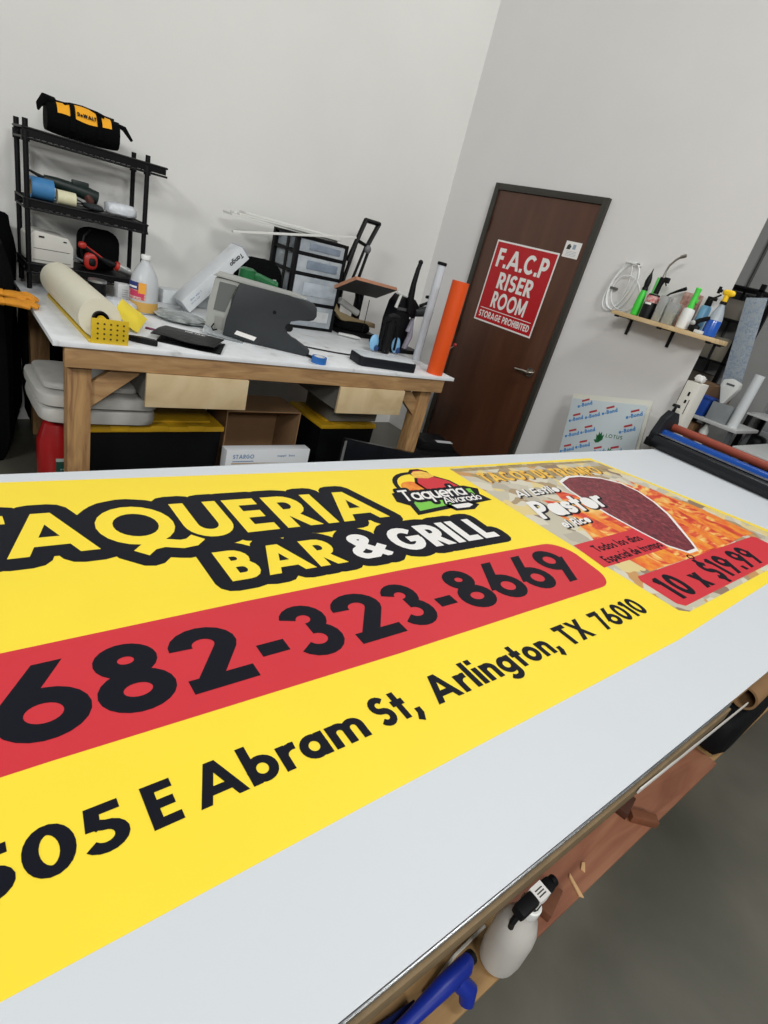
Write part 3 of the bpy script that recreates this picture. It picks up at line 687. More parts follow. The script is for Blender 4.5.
g = G(); g.blob((0, 0, .03), (.085, .09, .03), (20, 10), .8, .10); tag(g.build('plastic_bag', clearbag), 'crumpled clear plastic wrap on the bench in front of the canister', 'plastic wrap', (-2.74, -.62, BZ+.0005))
# jug
JG = thing('solvent_jug', 'translucent white gallon jug of cleaner with a blue and red label', 'jug', (-2.605, -.60, BZ))
jug = M('jug_plastic', 'e0e5e8', .35, trans=.35, nz=.04, ns=8)
g = G(); g.lathe([(.055, 0), (.068, .006), (.072, .02), (.074, .15), (.066, .195), (.045, .235), (.026, .262), (.021, .275), (.021, .285)], 36, sq=(1, .92)); g.build('bottle', jug, JG)
g = G(); g.lathe([(.0745, .012), (.0752, .016), (.0752, .060), (.0745, .064)], 36, sq=(1, .92)); g.build('cleaner_level', M('amber', 'c29a4e', .4), JG, 'amber liquid showing through the bottom')
g = G(); g.lathe([(.024, .280), (.025, .283), (.025, .300), (.023, .303), (.001, .303)], 24); g.build('cap', M('cap_white', 'e3e5e3', .5), JG)
g = G(); 
def lab(a0, a1, z0, z1, mi, rr=.0765):
    g.mi = mi; n = 8
    vs = [(rr*math.cos(math.radians(a0+(a1-a0)*k/n)), rr*.92*math.sin(math.radians(a0+(a1-a0)*k/n)), z) for z in (z0, z1) for k in range(n+1)]
    g.add(vs, [[k, k+1, n+2+k, n+1+k] for k in range(n)])
lab(175, 262, .075, .165, 0); lab(175, 262, .125, .165, 1, .0769); lab(232, 262, .11, .165, 2, .0772); lab(190, 255, .09, .12, 3, .0772); lab(180, 225, .133, .143, 4, .0775)
g.build('label', [M('lab_red', 'c03038', .5, col2='d8d0c8', ns=70), M('lab_blue', '2c3a78', .5), M('lab_yellow', 'e9a33a', .5), M('lab_magenta', 'c43a5c', .5), M('lab_white', 'e8e6e6')], JG, 'blue, red and yellow label')
# roll of application film on a yellow holder
RO = thing('film_roll_holder', 'thick cream film roll on a yellow perforated holder, left end of the workbench', 'film roll', (-2.99, -1.305, BZ), .008)
filmc = M('film_cream', 'e2dec8', .5, nz=.03, ns=20)
yelm = M('holder_yellow', 'd9b72a', .42, nz=.12, ns=12)
g = G(); g.ringtube(.033, .084, .78, (-.01, .78, .095), (0, -1, 0), 40); g.build('film', filmc, RO)
g = G(); g.ringtube(.026, .0335, .81, (-.01, .795, .095), (0, -1, 0), 28); g.build('core', bkp, RO, 'black core')
for y in (-.045, .80):
    g = G()
    vv, ff = [], []
    N = 0
    g.box(-.055, .095, y, y+.005, 0, .105, .001)
    g.mi = 1
    for i in range(5):
        for j in range(4):
            cx, cz = -.030+i*.026, .022+j*.021
            g.ringtube(0., .0042, .0008, (cx, y-.0006 if y < 0 else y+.0056, cz), (0, -1 if y < 0 else 1, 0), 10)
    g.build('perforated_plate', [yelm, M('hole_dark', '3a3418', .8)], RO)
    g = G(); g.tube([(-.01, y+.004, .095), (-.01, y+(.03 if y < 0 else -.0), .095)], .018, 14); g.build('plate_hub', yelm, RO)
for x in (-.055, .088):
    g = G(); g.box(x-.006, x+.006, -.04, .80, 0, .014, .001); g.build('rail', yelm, RO)
# yellow paper
g = G(); q4 = [Vector((-.100, -.02, .070)), Vector((-.010, -.095, .004)), Vector((.070, .03, .050)), Vector((-.035, .09, .120))]
g.sheet(lambda u, v: (q4[0]*(1-u)*(1-v)+q4[1]*u*(1-v)+q4[3]*(1-u)*v+q4[2]*u*v)+Vector((0, -.012, .014))*math.sin(PI*u)*math.sin(PI*v)+Vector((0, 0, .004))*math.sin(7*u+3*v), 10, 10, .0008)
g.sheet(lambda u, v: (q4[3]*(1-u)+q4[2]*u)*(1-v)+Vector((.02+.05*u, .13-.04*u, .002))*v, 8, 4, .0008)
tag(g.build('yellow_sheet', M('paper_yellow', 'ead23a', .6, nz=.05, ns=10)), 'curled yellow sheet lying beside the film roll', 'sheet', (-2.775, -1.02, BZ+.0), 0)
g = G(); g.prism([(-.06, -.012), (.0, -.02), (.075, -.026), (.06, .012), (.0, .02), (-.05, .012)], (0, 0, .014), EX, EY, .024, .005); tag(g.build('utility_knife', bkp), 'black folded knife beside the yellow holder plate', 'knife', (-2.815, -1.27, BZ), -.45)
g = G(); g.cyl((-.06, 0, .006), (.05, 0, .006), .0055, n=10); g.cyl((.05, 0, .006), (.068, 0, .006), .0055, .001, n=10); tag(g.build('marker_pen', M('pen_plum', '6a1f4a', .4)), 'plum coloured pen between the yellow sheet and the black pouches', 'pen', (-2.66, -1.02, BZ), -.6)
for k, (x, y, rz, lb) in enumerate(((-2.545, -1.19, -.50, 'lower black plastic pouch of the two stacked on the bench edge'), (-2.555, -1.165, -.62, 'upper black plastic pouch with small white lettering, stacked on the other one'))):
    g = G(); g.mi = 0
    g.sheet(lambda u, v: (-.15+.30*u, -.12+.24*v, .005+.008*math.sin(PI*v)*(.6+.4*math.sin(3*u+k))+.003*math.sin(8*u)*(1-v)), 14, 8, .004)
    if k: g.mi = 1; g.text('THE FILM', (0.02, 0.02, .0185), EX, EY, .016, w=.26, sp=.12, width=.10, off=.0008, center=True)
    tag(g.build('plastic_pouch', [M('pouch_black', '060708', .4, bump=.3, bs=30, spec=.2), white]), lb, 'pouch', (x, y, BZ+.001+k*.022), rz)
g = G(); g.blob((0, 0, .018), (.13, .16, .017), (24, 10), .8, .10); tag(g.build('plastic_bag', M('poly_gray', '6d7472', .2, nz=.5, ns=14, bump=.8, bs=20, col2='b9c0c0')), 'grey translucent plastic bag lying flat between the jug and the grey machine', 'plastic bag', (-2.43, -.68, BZ+.001), .3)
# long white boxes leaning
wbx = M('carton_gloss', 'd9dde0', .45, nz=.04, ns=4)
TG = thing('film_carton', 'long white carton leaning diagonally behind the grey machine', 'carton', (-2.285, -.40, BZ+.004), rot=(0, -.80, .10))
g = G(); g.box(0, .52, -.05, .08, 0.0, .085, .002); g.mi = 3
g.box(.5205, .5215, -.05, .08, 0, .006); g.box(.5205, .5215, -.05, .08, .079, .085); g.box(.5205, .5215, -.05, -.044, 0, .085); g.box(.5205, .5215, .074, .08, 0, .085)
g.mi = 1; g.text('Tango', (.495, -.0505, .062), (-1, 0, 0), (0, 0, -1), .030, w=.2, sp=.06, width=.105, off=.0006)
g.mi = 2; g.text('film vinyl', (.04, -.0505, .048), EX, EZ, .012, w=.15, sp=.1, width=.10, off=.0006); g.text('50 m roll', (.04, -.0505, .030), EX, EZ, .008, w=.15, sp=.1, width=.07, off=.0006)
g.build('box', [wbx, M('ink_dark2', '2b2f36'), M('ink_soft', '7d95b8'), M('trim_blue', '4d86c6', .5)], TG)
g = G(); g.box(0, .50, -.045, .075, 0, .08, .002); tag(g.build('film_carton', M('carton_gloss2', 'cfd4d6', .5, nz=.05, ns=4)), 'plain white carton lying flat behind the leaning one', 'carton', (-2.38, -.20, BZ+.001), .05)
# green spray gun
GS = thing('spray_gun', 'green handheld sprayer lying behind the grey machine', 'sprayer', (-2.02, -.62, BZ), .0)
grn = M('sprayer_green', '1f6b3c', .35, nz=.15, ns=10, coat=.3)
g = G(); g.lathe([(.05, 0), (.055, .01), (.052, .19), (.048, .26), (.052, .29), (.050, .335), (.03, .345)], 24); g.build('tank', grn, GS)
g = G(); g.tube([(.0, -.01, .315), (.07, -.02, .300), (.17, -.02, .275)], [.025, .027, .027], 16); g.lathe([(.029, 0), (.029, .02), (.012, .022)], 16, (.168, -.02, .2755), (1, 0, -.2)); g.build('barrel', grn, GS)
# grey machine
MC = thing('edge_cutter', 'dark grey fork-ended machine tilted on the workbench', 'machine', (-2.30, -.98, BZ), math.atan2(-.26, .44))
mgr = M('machine_gray', '2c3033', .55, nz=.1, ns=14); mlt = M('machine_light', 'a9aba6', .5, nz=.1, ns=8)
out = [(0.004, .012), (.012, .10), (.052, .285), (.064, .302), (.20, .300), (.34, .296), (.43, .296), (.462, .288), (.484, .268), (.49, .228), (.478, .205), (.455, .194), (.40, .186), (.355, .172), (.340, .13), (.345, .098), (.375, .085), (.40, .078), (.470, .046), (.486, .034), (.484, .008), (.462, .0)]
g = G(); g.prism(out, (0, 0, .001), EX, EZ, .032, .003); sp_ = g.build('side_plate', mgr, MC, 'dark grey side plate')
g = G(); g.ringtube(0, .010, .002, (.262, -.0165, .198), (0, -1, 0), 16); g.build('bolt', bkp, sp_); g = G(); g.ringtube(0., .022, .002, (.352, -.014, .135), (0, -1, 0), 16); g.build('bolt', bkp, sp_)
g = G(); g.flat([(.065, .035), (.175, .022), (.187, .044), (.077, .057)], (0, -.0172, 0), EX, EZ, .0004); g.build('label', white, sp_, 'white label')
g = G(); g.prism([(-.095, .03), (.01, .0), (.06, .285), (.02, .29), (-.070, .285), (-.095, .14)], (0, .085, .012), EX, EZ, .13, .004); g.build('housing', mlt, MC, 'light grey housing')
g = G(); g.prism([(-.062, .12), (.0, .12), (.045, .27), (-.045, .27)], (0, .0185, .012), EX, EZ, .003); g.build('screen', M('screen_gray', '6b6f6d', .25), MC)
g = G(); g.box(-.05, -.005, .014, .02, .035, .10, .001); g.build('control_panel', M('panel_gray', '8c8c86', .5), MC)
g = G(); g.tube([(-.05, .01, .06), (-.058, -.01, .045), (-.048, -.014, .03), (-.03, .0, .035)], .004, 6); g.build('cable', bkp, MC)
g = G(); g.box(.02, .33, .02, .14, .05, .28, .004); g.build('inner_frame', mgr, MC)
g = G(); g.prism([(-.08, .004), (.05, 0), (.38, -.003), (.42, .0), (.35, .009), (-.06, .022)], (0, .055, .303), EX, EZ, .10, .002); g.build('top_cover', mlt, MC, 'light grey top cover')
g = G(); g.sheet(lambda u, v: (-.10+.22*u, -.055+.15*v, .002+.055*(1-u)*(.3+.7*v)), 8, 6, .001); g.build('clear_tray', M('acrylic', 'dfe4e6', .12, trans=.6), MC, 'clear tray under the machine')
g = G(); g.tube([(.43, .03, .008), (.50, -.03, .01), (.53, -.08, .006)], .008, 6); g.build('foot_strap', bkp, MC)
# small blue tape
g = G(); g.ringtube(.030, .042, .036, (0, 0, 0), (0, 0, 1), 36); tp = tag(g.build('tape_roll', M('tape_bright_blue', '2a6cb8', .5, nz=.1, ns=30)), 'small blue tape roll lying near the front edge of the workbench', 'tape roll', (-1.885, -1.345, BZ))
g = G(); g.ringtube(.027, .030, .0365, (0, 0, 0), (0, 0, 1), 36); g.build('core', M('core_white', 'd8d8d4', .7), tp)
# black case behind tower
g = G(); g.blob((0.0, .0, .195), (.165, .075, .195), (20, 14), .62, .02)
g.mi = 1; g.tube([(-.10, -.078, .25), (-.02, -.082, .275), (.09, -.080, .28)], .006, 6)
tag(g.build('headphone_case', [bkf, M('zip_silver', 'a5a8a8', .4, .6)]), 'rounded black case with a silver zip beside the drawer tower', 'case', (-1.815, -.36, BZ))
# drawer tower
TW = thing('drawer_tower', 'black plastic tower with four translucent drawers on the workbench', 'drawer unit', (-1.425, -.45, BZ), .02)
tz = M('drawer_clear', '9fa9b2', .25, trans=.25, nz=.25, ns=5, col2='c9d0d4')
g = G()
H = .595; xs = (-.195, .195)
for x in xs:
    for y in (.0, .29): g.box(x-.014, x+.014, y-.012, y+.018, 0, H, .003)
levels = [0., .165, .350, .475, .575]
for z in levels: g.box(-.20, .20, -.008, .305, z, z+.020, .003)
g.box(-.205, .205, -.014, .31, H-.02, H, .004)
g.box(-.20, -.194, .10, .13, 0, H); g.box(.194, .20, .10, .13, 0, H); g.box(-.19, .19, .296, .302, .02, H-.02)
g.build('frame', bkp, TW, 'black frame')
fills = ['d7dadb', 'b9c3cb', '8694a3', '8c98a6']
for i, (za, zb) in enumerate(((.022, .163), (.187, .348), (.372, .473), (.497, .573))):
    g = G(); t = .004
    g.box(-.178, .178, -.012, -.008, za, zb, .0015); g.box(-.178, -.174, -.008, .28, za, zb); g.box(.174, .178, -.008, .28, za, zb); g.box(-.174, .174, -.008, .28, za, za+t)
    dw = g.build('drawer', tz, TW, 'translucent drawer')
    g = G(); g.box(-.105, .145, -.0165, -.012, za+.25*(zb-za), zb-.22*(zb-za), .003); g.build('drawer_pull', M('pull_clear%d' % i, fills[i], .3, nz=.3, ns=9), dw)
g = G(); g.box(-.15, -.02, .03, .2, .192, .30, .01); g.mi = 1; g.box(.0, .08, .03, .2, .192, .30, .004); g.mi = 2; g.box(.09, .16, .03, .2, .192, .31, .004)
g.mi = 1; g.box(-.15, .1, .03, .2, .027, .10, .01); g.build('drawer_contents', [white, M('content_gray', 'c4c8ca'), M('content_blue', '4b6f8c')], TW)
# white strips on the tower
pvc = M('pvc_white', 'd7d8d3', .5, nz=.03, ns=3)
for k, (x0, x1, y, z0, z1, w_, lb) in enumerate(((-2.02, -1.22, -.24, 1.4855, 1.4845, .14, 'widest white board lying on top of the drawer tower, lowest of its stack'),
        (-1.99, -1.24, -.22, 1.4985, 1.4985, .06, 'narrow white strip lying on the widest white board on the tower'),
        (-1.97, -1.20, -.295, 1.4985, 1.4985, .05, 'second narrow white strip nearer the camera on the white board'),
        (-1.93, -1.17, -.25, 1.5115, 1.5115, .10, 'upper white board crossing the strips on the drawer tower'))):
    g = G(); L_ = x1-x0; g.box(-L_/2, L_/2, -w_/2, w_/2, -.006, .006, .001)
    tag(g.build('foam_board', pvc), lb, 'board', ((x0+x1)/2, y, z0), rot=(0, 0, (.0, .05, -.04, .02)[k]))
g = G(); g.box(-.45, .45, -.012, .012, -.006, .006, .001); tag(g.build('foam_board', pvc), 'long white strip slanting down to the left across the drawer tower front', 'board', (-1.64, -.482, 1.472), rot=(0, -.165, 0))
# press with the frame handle
PS = thing('button_press', 'black hand press with a tall frame handle right of the drawer tower', 'press', (-.995, -.385, BZ), .0)
g = G(); g.box(-.16, .16, -.13, .16, 0, .035, .004); g.build('base', bk, PS)
g = G(); g.box(-.14, -.10, .06, .12, .035, .34, .003); g.build('column', bk, PS); g = G(); g.box(.06, .10, .06, .12, .035, .30, .003); g.build('column', bk, PS)
def fr(p, q, w, name='handle_bar'): 
    gg = G(); gg.tube([p, q], w*1.25, 8, flat=.7); gg.build(name, bk, PS)
fr((-.16, .0, .50), (-.075, .0, .79), .016); fr((-.02, .0, .62), (.045, .0, .785), .016); fr((-.078, .0, .785), (.048, .0, .785), .018); fr((-.11, .0, .645), (.0, .0, .62), .014)
fr((-.115, .0, .64), (-.17, .0, .33), .013); fr((-.03, .0, .62), (-.10, .0, .33), .010); fr((.005, .0, .61), (-.045, .0, .33), .011)
g = G(); g.blob((-.02, -.02, .605), (.026, .02, .03), (12, 8)); g.build('knob', M('knob_gray', '6f7072', .5, nz=.2, ns=30), PS, 'grey knob')
g = G(); g.tube([(-.16, 0, .33), (.0, 0, .335)], .018, 10); g.tube([(.0, 0, .335), (.02, -.01, .345), (.14, -.02, .372)], [.02, .026, .028], 14); g.build('grip', bkp, PS)
g = G(); g.tube([(-.15, .03, .33), (-.13, .07, .25), (-.12, .09, .2)], .025, 8); g.build('linkage', bk, PS); g = G(); g.tube([(.0, .03, .33), (.05, .07, .25), (.08, .09, .2)], .02, 8); g.build('linkage', bk, PS)
g = G(); g.add([(-.375, -.22, .322), (-.343, -.40, .422), (.175, -.22, .393), (.04, -.05, .255)], [[0, 3, 2, 1]])
pl = g.bm; 
g2 = G(); C4 = [Vector((-.375, -.22, .322)), Vector((-.343, -.40, .422)), Vector((.175, -.22, .393)), Vector((.143, -.04, .293))]
nn = (C4[1]-C4[0]).cross(C4[3]-C4[0]).normalized(); nn = nn if nn.z > 0 else -nn
vs = C4+[p+nn*.022 for p in C4]
g2.mi = 0; g2.add(vs, [[0, 3, 2, 1], [4, 5, 6, 7]]); g2.mi = 1; g2.add(vs, [[0, 1, 5, 4], [1, 2, 6, 5], [2, 3, 7, 6], [3, 0, 4, 7]])
pl.free(); g2.build('platen', [bkp, M('platen_edge', 'b98568', .6, nz=.15, ns=20)], PS, 'black board with a pinkish wooden edge')
g = G(); g.tube([(.02, -.12, .28), (.02, -.12, .035)], .003, 6); g.build('rod', bk, PS)
g = G(); g.prism([(-.23, .21), (-.19, .155), (.0, .12), (.16, .11), (.17, .075), (.0, .085), (-.16, .10), (-.24, .16)], (0, -.05, 0), EX, EZ, .05, .003); g.build('wooden_arm', M('arm_wood', '8d7c5c', .65, nz=.2, ns=12), PS, 'pale wooden arm')
g = G(); g.tube([(-.20, -.06, .235), (-.02, -.06, .165)], [.024, .024], 14); g.build('tube', M('tube_gray', 'a6a7a3', .5), PS, 'grey tube')
g = G(); g.blob((-.02, -.02, .065), (.14, .10, .04), (18, 10), .6, .04); g.build('cover', bkf, PS)
g = G(); g.tube([(-.20, -.13, .012), (-.11, -.20, .016), (-.06, -.21, .012)], [.016, .022, .014], 10, flat=.6); g.build('soft_pad', M('pad_white', 'c8c9c6', .6), PS)
# cap press
HP = thing('heat_press', 'black clamshell heat press with an upright curved handle', 'heat press', (-.86, -.76, BZ), .0)
g = G(); g.box(-.11, .17, -.12, .16, 0, .03, .004); g.build('base', bk, HP)
g = G(); g.prism([(-.08, .03), (.06, .03), (.10, .20), (.13, .33), (.07, .375), (-.03, .385), (-.07, .33), (-.09, .20)], (0, .03, 0), EX, EZ, .13, .010); g.build('body', M('press_black', '101114', .45, nz=.2, ns=10, spec=.25), HP)
g = G(); g.box(-.085, .02, -.045, -.036, .285, .305, .002); g.build('seam_plate', M('plate_gray', '4a4a4c', .4), HP)
g = G(); g.tube([(.03, -.05, .28), (.0, -.055, .38), (-.005, -.055, .48), (.0, -.055, .57), (.008, -.055, .615)], [.026, .025, .019, .016, .014], 12); g.blob((.008, -.055, .622), (.017, .017, .017), (12, 8)); g.build('handle', bkp, HP)
g = G(); g.tube([(.10, -.02, .285), (.17, -.02, .30), (.255, -.02, .315)], [.030, .036, .036], 16); g.build('cylinder', M('cyl_gray', '2c3032', .5), HP)
g = G(); g.tube([(.12, -.04, .34), (.19, -.05, .375)], .012, 8); g.tube([(.15, -.05, .41), (.235, -.05, .415)], [.011, .014], 8); g.tube([(.19, -.05, .37), (.20, -.05, .415)], .010, 8); g.blob((.205, -.04, .36), (.02, .02, .012), (10, 6)); g.build('lever', bkp, HP)
g = G(); g.tube([(-.13, -.05, .40), (-.02, -.04, .385)], .010, 8); g.tube([(-.09, -.05, .39), (-.115, -.055, .30)], [.010, .012], 8); g.build('white_arm', M('arm_white', 'c9cbc8', .5), HP, 'white arm')
g = G(); g.tube([(.05, -.06, .15), (.06, -.065, .24), (.08, -.06, .12), (.05, -.06, .02)], [.02, .015, .022, .02], 8); g.build('rag', M('rag_gray', 'a8a2b0', .8, bump=.5, bs=60), HP, 'pale rag hanging on the press')
for k in range(2):
    g = G(); g.blob((.036+.03*k, -.063, .245-.08*k), (.009, .006, .009), (8, 6)); g.build('bolt', M('alu', 'b9bcbb', .3, .8), HP)
HD = thing('head_strap', 'black strap and mount in front of two light blue discs on the bench', 'strap mount', (-1.08, -.93, BZ), 0)
g = G(); g.tube([(-.06, .0, .22), (-.045, -.02, .245), (-.01, -.02, .255), (.03, -.02, .25), (.06, 0, .2)], [.018, .022, .024, .022, .014], 10); g.tube([(.0, 0, .25), (.0, -.01, .10), (.0, 0, .01)], [.03, .028, .035], 10); g.tube([(-.05, 0, .22), (-.055, 0, .1), (-.05, 0, .01)], [.014, .010, .012], 8); g.tube([(.05, 0, .22), (.075, -.01, .14), (.085, 0, .03)], [.010, .007, .010], 8); g.build('strap', bkp, HD)
for x in (-.095, .105):
    g = G(); g.lathe([(.001, 0), (.046, .001), (.048, .008), (.034, .018), (.001, .022)], 24, (x, .02, .062), (0, -1, .1), sq=(.8, 1.15)); dsc = g.build('disc', M('disc_blue', '7fb6dc', .4), HD, 'light blue disc')
    g = G(); g.blob((x+.012, -.008, .03), (.018, .012, .022), (10, 8)); g.build('disc_clip', M('clip_navy', '1d3a6b', .5), dsc)
# flat black box with white top
FB = thing('flat_case', 'flat black case with a white lid near the right front of the workbench', 'case', (-1.365, -1.275, BZ), -.17)
g = G(); g.prism([(-.19, -.09), (.19, -.09), (.205, -.07), (.205, .07), (.17, .09), (-.17, .09), (-.205, .06), (-.205, -.07)], (0, 0, .028), EX, EY, .056, .008); g.build('body', M('case_dark', '15181d', .5, spec=.3), FB)
g = G(); g.prism([(-.18, -.08), (.18, -.08), (.195, -.06), (.195, .06), (.165, .08), (-.165, .08), (-.195, .055), (-.195, -.06)], (0, 0, .0575), EX, EY, .003, .001); g.build('lid', M('lid_white', 'c9d0d4', .4), FB, 'white lid')
g = G(); g.tube([(-1.95, -1.02, BZ+.005), (-1.85, -.98, BZ+.005), (-1.72, -1.04, BZ+.006), (-1.60, -1.08, BZ+.005), (-1.50, -1.10, BZ+.005), (-1.34, -1.02, BZ+.005), (-1.2, -.99, BZ+.005)], .0045, 6)
tag(g.build('power_cord', bkp), 'thin black cord snaking over the bench behind the flat case', 'cord')
# tubes standing at the right end
OT = thing('cardboard_tube', 'bright orange roll standing upright at the right end of the workbench', 'tube', (-.965, -1.350, BZ+.0002))
g = G(); g.ringtube(.048, .055, .585, (0, 0, 0), (0, 0, 1), 36); g.build('wall', M('vinyl_orange', 'e35212', .42, nz=.05, ns=3), OT)
WT = thing('white_tube', 'slim white tube with a black end cap leaning behind the orange roll', 'tube', (-.855, -1.03, BZ+.0002))
g = G(); g.lathe([(.026, 0), (.028, .004), (.028, .64), (.026, .642)], 24); g.build('wall', M('tube_white', 'ccd1d6', .4), WT)
g = G(); g.lathe([(.031, .642), (.032, .646), (.032, .658), (.028, .662), (.001, .662)], 24); g.build('end_cap', bkp, WT, 'black end cap')
RT = thing('dart_rod', 'thin rod with a small red ball tip sticking out by the dark door', 'rod', (-.865, -1.20, BZ+.0035), 0)
g = G(); g.tube([(0, 0, 0), (.11, .0, .12), (.17, 0, .165)], .003, 6); g.build('rod', M('rod_gray', '77746f', .4), RT)
g = G(); g.blob((.177, 0, .171), (.013, .013, .013), (12, 8)); g.build('ball_tip', M('tip_red', 'a8202a', .4), RT, 'red ball tip')
# ---------------------------------------------------------------- below the bench
def lumpy(name, nx, nz_, x0, x1, z0, z1, yc, dep, mat, label, cat, seed):
    random.seed(seed); g = G(); ph = [random.uniform(0, 6) for _ in range(6)]; n = nx*2
    vs = []
    for j in range(nz_+1):
        for k in range(n):
            a = 2*PI*k/n; t = j/nz_; z = z0+(z1-z0)*t
            sq = 1-.14*max(0, t-.88)/.12-.25*max(0, .12-t)/.12
            rx = (x1-x0)/2*sq*(1+.06*math.sin(3*a+ph[0]+5*t)+.04*math.sin(7*a+ph[1]-9*t)); ry = dep*sq*(1+.10*math.sin(9*a+ph[2])+.05*math.sin(4*a+8*t+ph[3]))
            f = lambda q: math.copysign(abs(q)**.6, q)
            vs.append(((x0+x1)/2+f(math.cos(a))*rx, yc+f(math.sin(a))*ry, z+.03*math.sin(2*a+ph[4])*(t > .9)))
    g.add([Vector(v)-Vector(((x0+x1)/2, yc, z0)) for v in vs], [[j*n+k, j*n+(k+1) % n, (j+1)*n+(k+1) % n, (j+1)*n+k] for j in range(nz_) for k in range(n)]+[list(range(n))[::-1], [nz_*n+k for k in range(n)]])
    return tag(g.build(name, mat), label, cat, ((x0+x1)/2, yc, z0))
dk = M('black_cloth', '08090b', .95, bump=.5, bs=30, spec=.1)
for k, (x0, x1, z1, y, d_) in enumerate(((-4.02, -3.63, 1.14, -.50, .20), (-3.61, -3.225, 1.13, -.46, .24), (-3.52, -3.135, 1.185, -.100, .075), (-3.12, -2.80, .84, -.100, .075))):  # last one is a black form added for the shade under the bench
    lumpy('garment_bag_and_shade_fill', 12, 14, x0, x1, .0, z1, y, d_, dk, ('black garment bag farthest left, two away from the workbench', 'black garment bag hanging just left of the workbench end', 'black garment bag against the wall behind the wire rack end', 'black cloth form added as shade behind the left end of the workbench, below its top')[k], 'garment bag', 5+k)
# orange work gloves on the bench corner
def glove(loc, rz, label, curl):
    t = thing('work_glove', label, 'glove', loc, rz)
    g = G(); g.blob((0, 0, 0), (.055, .042, .016), (14, 8), .8)
    g.tube([(-.04, 0, 0), (-.09, 0, .003), (-.15, .005, .004)], [.034, .030, .036], 12, flat=.55)
    for i, (y, L_) in enumerate(((-.033, .055), (-.011, .072), (.011, .070), (.032, .052))):
        g.tube([(.03, y, 0), (.03+L_*.55, y*1.25, .004), (.03+L_, y*1.4, -.006*curl)], [.012, .011, .009], 8)
    g.tube([(-.01, -.03, 0), (.02, -.06, .002), (.05, -.07, -.004)], [.013, .012, .009], 8)
    g.build('hand', M('glove_orange', 'd98f1e', .7, nz=.15, ns=30, bump=.3, bs=80), t)
glove((-3.235, -.72, BZ+.030), -.10, 'orange work glove lying across the left corner of the workbench', 2)
glove((-3.25, -.83, BZ+.018), .12, 'orange work glove under the other one, thumb toward the camera', 1)
# white padded bundle
padm = M('pad_wrap', 'b9b8b2', .7, nz=.1, ns=10, bump=.3, bs=20)
PB = thing('foam_bundle', 'stacked white padded bundle resting on the big tote under the bench', 'bundle', (-2.955, -.985, .449), rot=(0, .03, 0))
for k, (z0, z1, e) in enumerate(((0., .082, 0), (.083, .150, .008), (.151, .185, -.05))):
    g = G(); g.blob((.0-(.03 if k == 2 else 0), 0, (z0+z1)/2), (.262+e, .24+e, (z1-z0)/2), (28, 12), .30, .008); g.build('pad', padm, PB)
YL = M('tote_lid_yellow', 'c79c1c', .45, nz=.08, ns=10); tb = M('tote_black', '08090b', .5, spec=.2)
def tote(loc, sx, sy, h, label, rz=0):
    t = thing('storage_tote', label, 'storage tote', loc, rz)
    g = G(); g.prism([(-sx*.46, 0), (sx*.46, 0), (sx*.49, h), (-sx*.49, h)], (0, 0, 0), EX, EZ, sy*.94, .012); g.build('bin', tb, t)
    g = G(); g.box(-sx/2, sx/2, -sy/2, sy/2, h, h+.030, .008); g.box(-sx/2+.06, sx/2-.06, -sy/2+.06, sy/2-.06, h+.0301, h+.042, .005)
    for k in range(3): g.box(-sx/2+.1+k*sx*.28, -sx/2+.1+k*sx*.28+.09, -sy/2-.004, -sy/2+.05, h+.006, h+.036, .004)
    g.build('lid', YL, t, 'yellow lid'); return t
tote((-2.665, -.95, 0), .70, .48, .405, 'large black storage tote with a yellow lid behind the left bench leg')
tote((-1.40, -.93, 0), .46, .44, .405, 'black storage tote with a yellow lid under the right drawer')
g = G(); g.box(-.195, .195, -.16, .16, 0, .10, .004); tag(g.build('gray_box', M('box_gray', '75736c', .6, nz=.1, ns=8)), 'flat grey box on the tote under the right drawer', 'box', (-1.36, -.96, .448))
# red can
GC = thing('fuel_can', 'red can with a green label under the left end of the bench', 'can', (-3.12, -1.06, 0), .1)
g = G(); g.lathe([(.06, 0), (.078, .015), (.0885, .10), (.0895, .24), (.088, .32), (.06, .41), (.03, .43), (.028, .45)], 28, sq=(1, 1.0)); g.build('body', M('can_red', '9c1a1c', .28, coat=.4), GC)
g = G(); vs = [(.0895*math.cos(a), .0895*math.sin(a), z) for z in (.10, .24) for a in [math.radians(250+k*8) for k in range(9)]]; g.add(vs, [[k, k+1, 10+k, 9+k] for k in range(8)])
vs = [(.0898*math.cos(a), .0898*math.sin(a), z) for z in (.235, .252) for a in [math.radians(250+k*8) for k in range(9)]]; g.mi = 1; g.add(vs, [[k, k+1, 10+k, 9+k] for k in range(8)])
g.mi = 1
for z in (.13, .16, .19): g.add([(.0899*math.cos(math.radians(a)), .0899*math.sin(math.radians(a)), z+dz) for dz in (0, .006) for a in (262, 275, 290, 305)], [[0, 1, 5, 4], [1, 2, 6, 5], [2, 3, 7, 6]])
g.build('label', [M('lab_green', '17453a', .5), M('lab_pale', '9fb0a8', .5)], GC, 'green label')
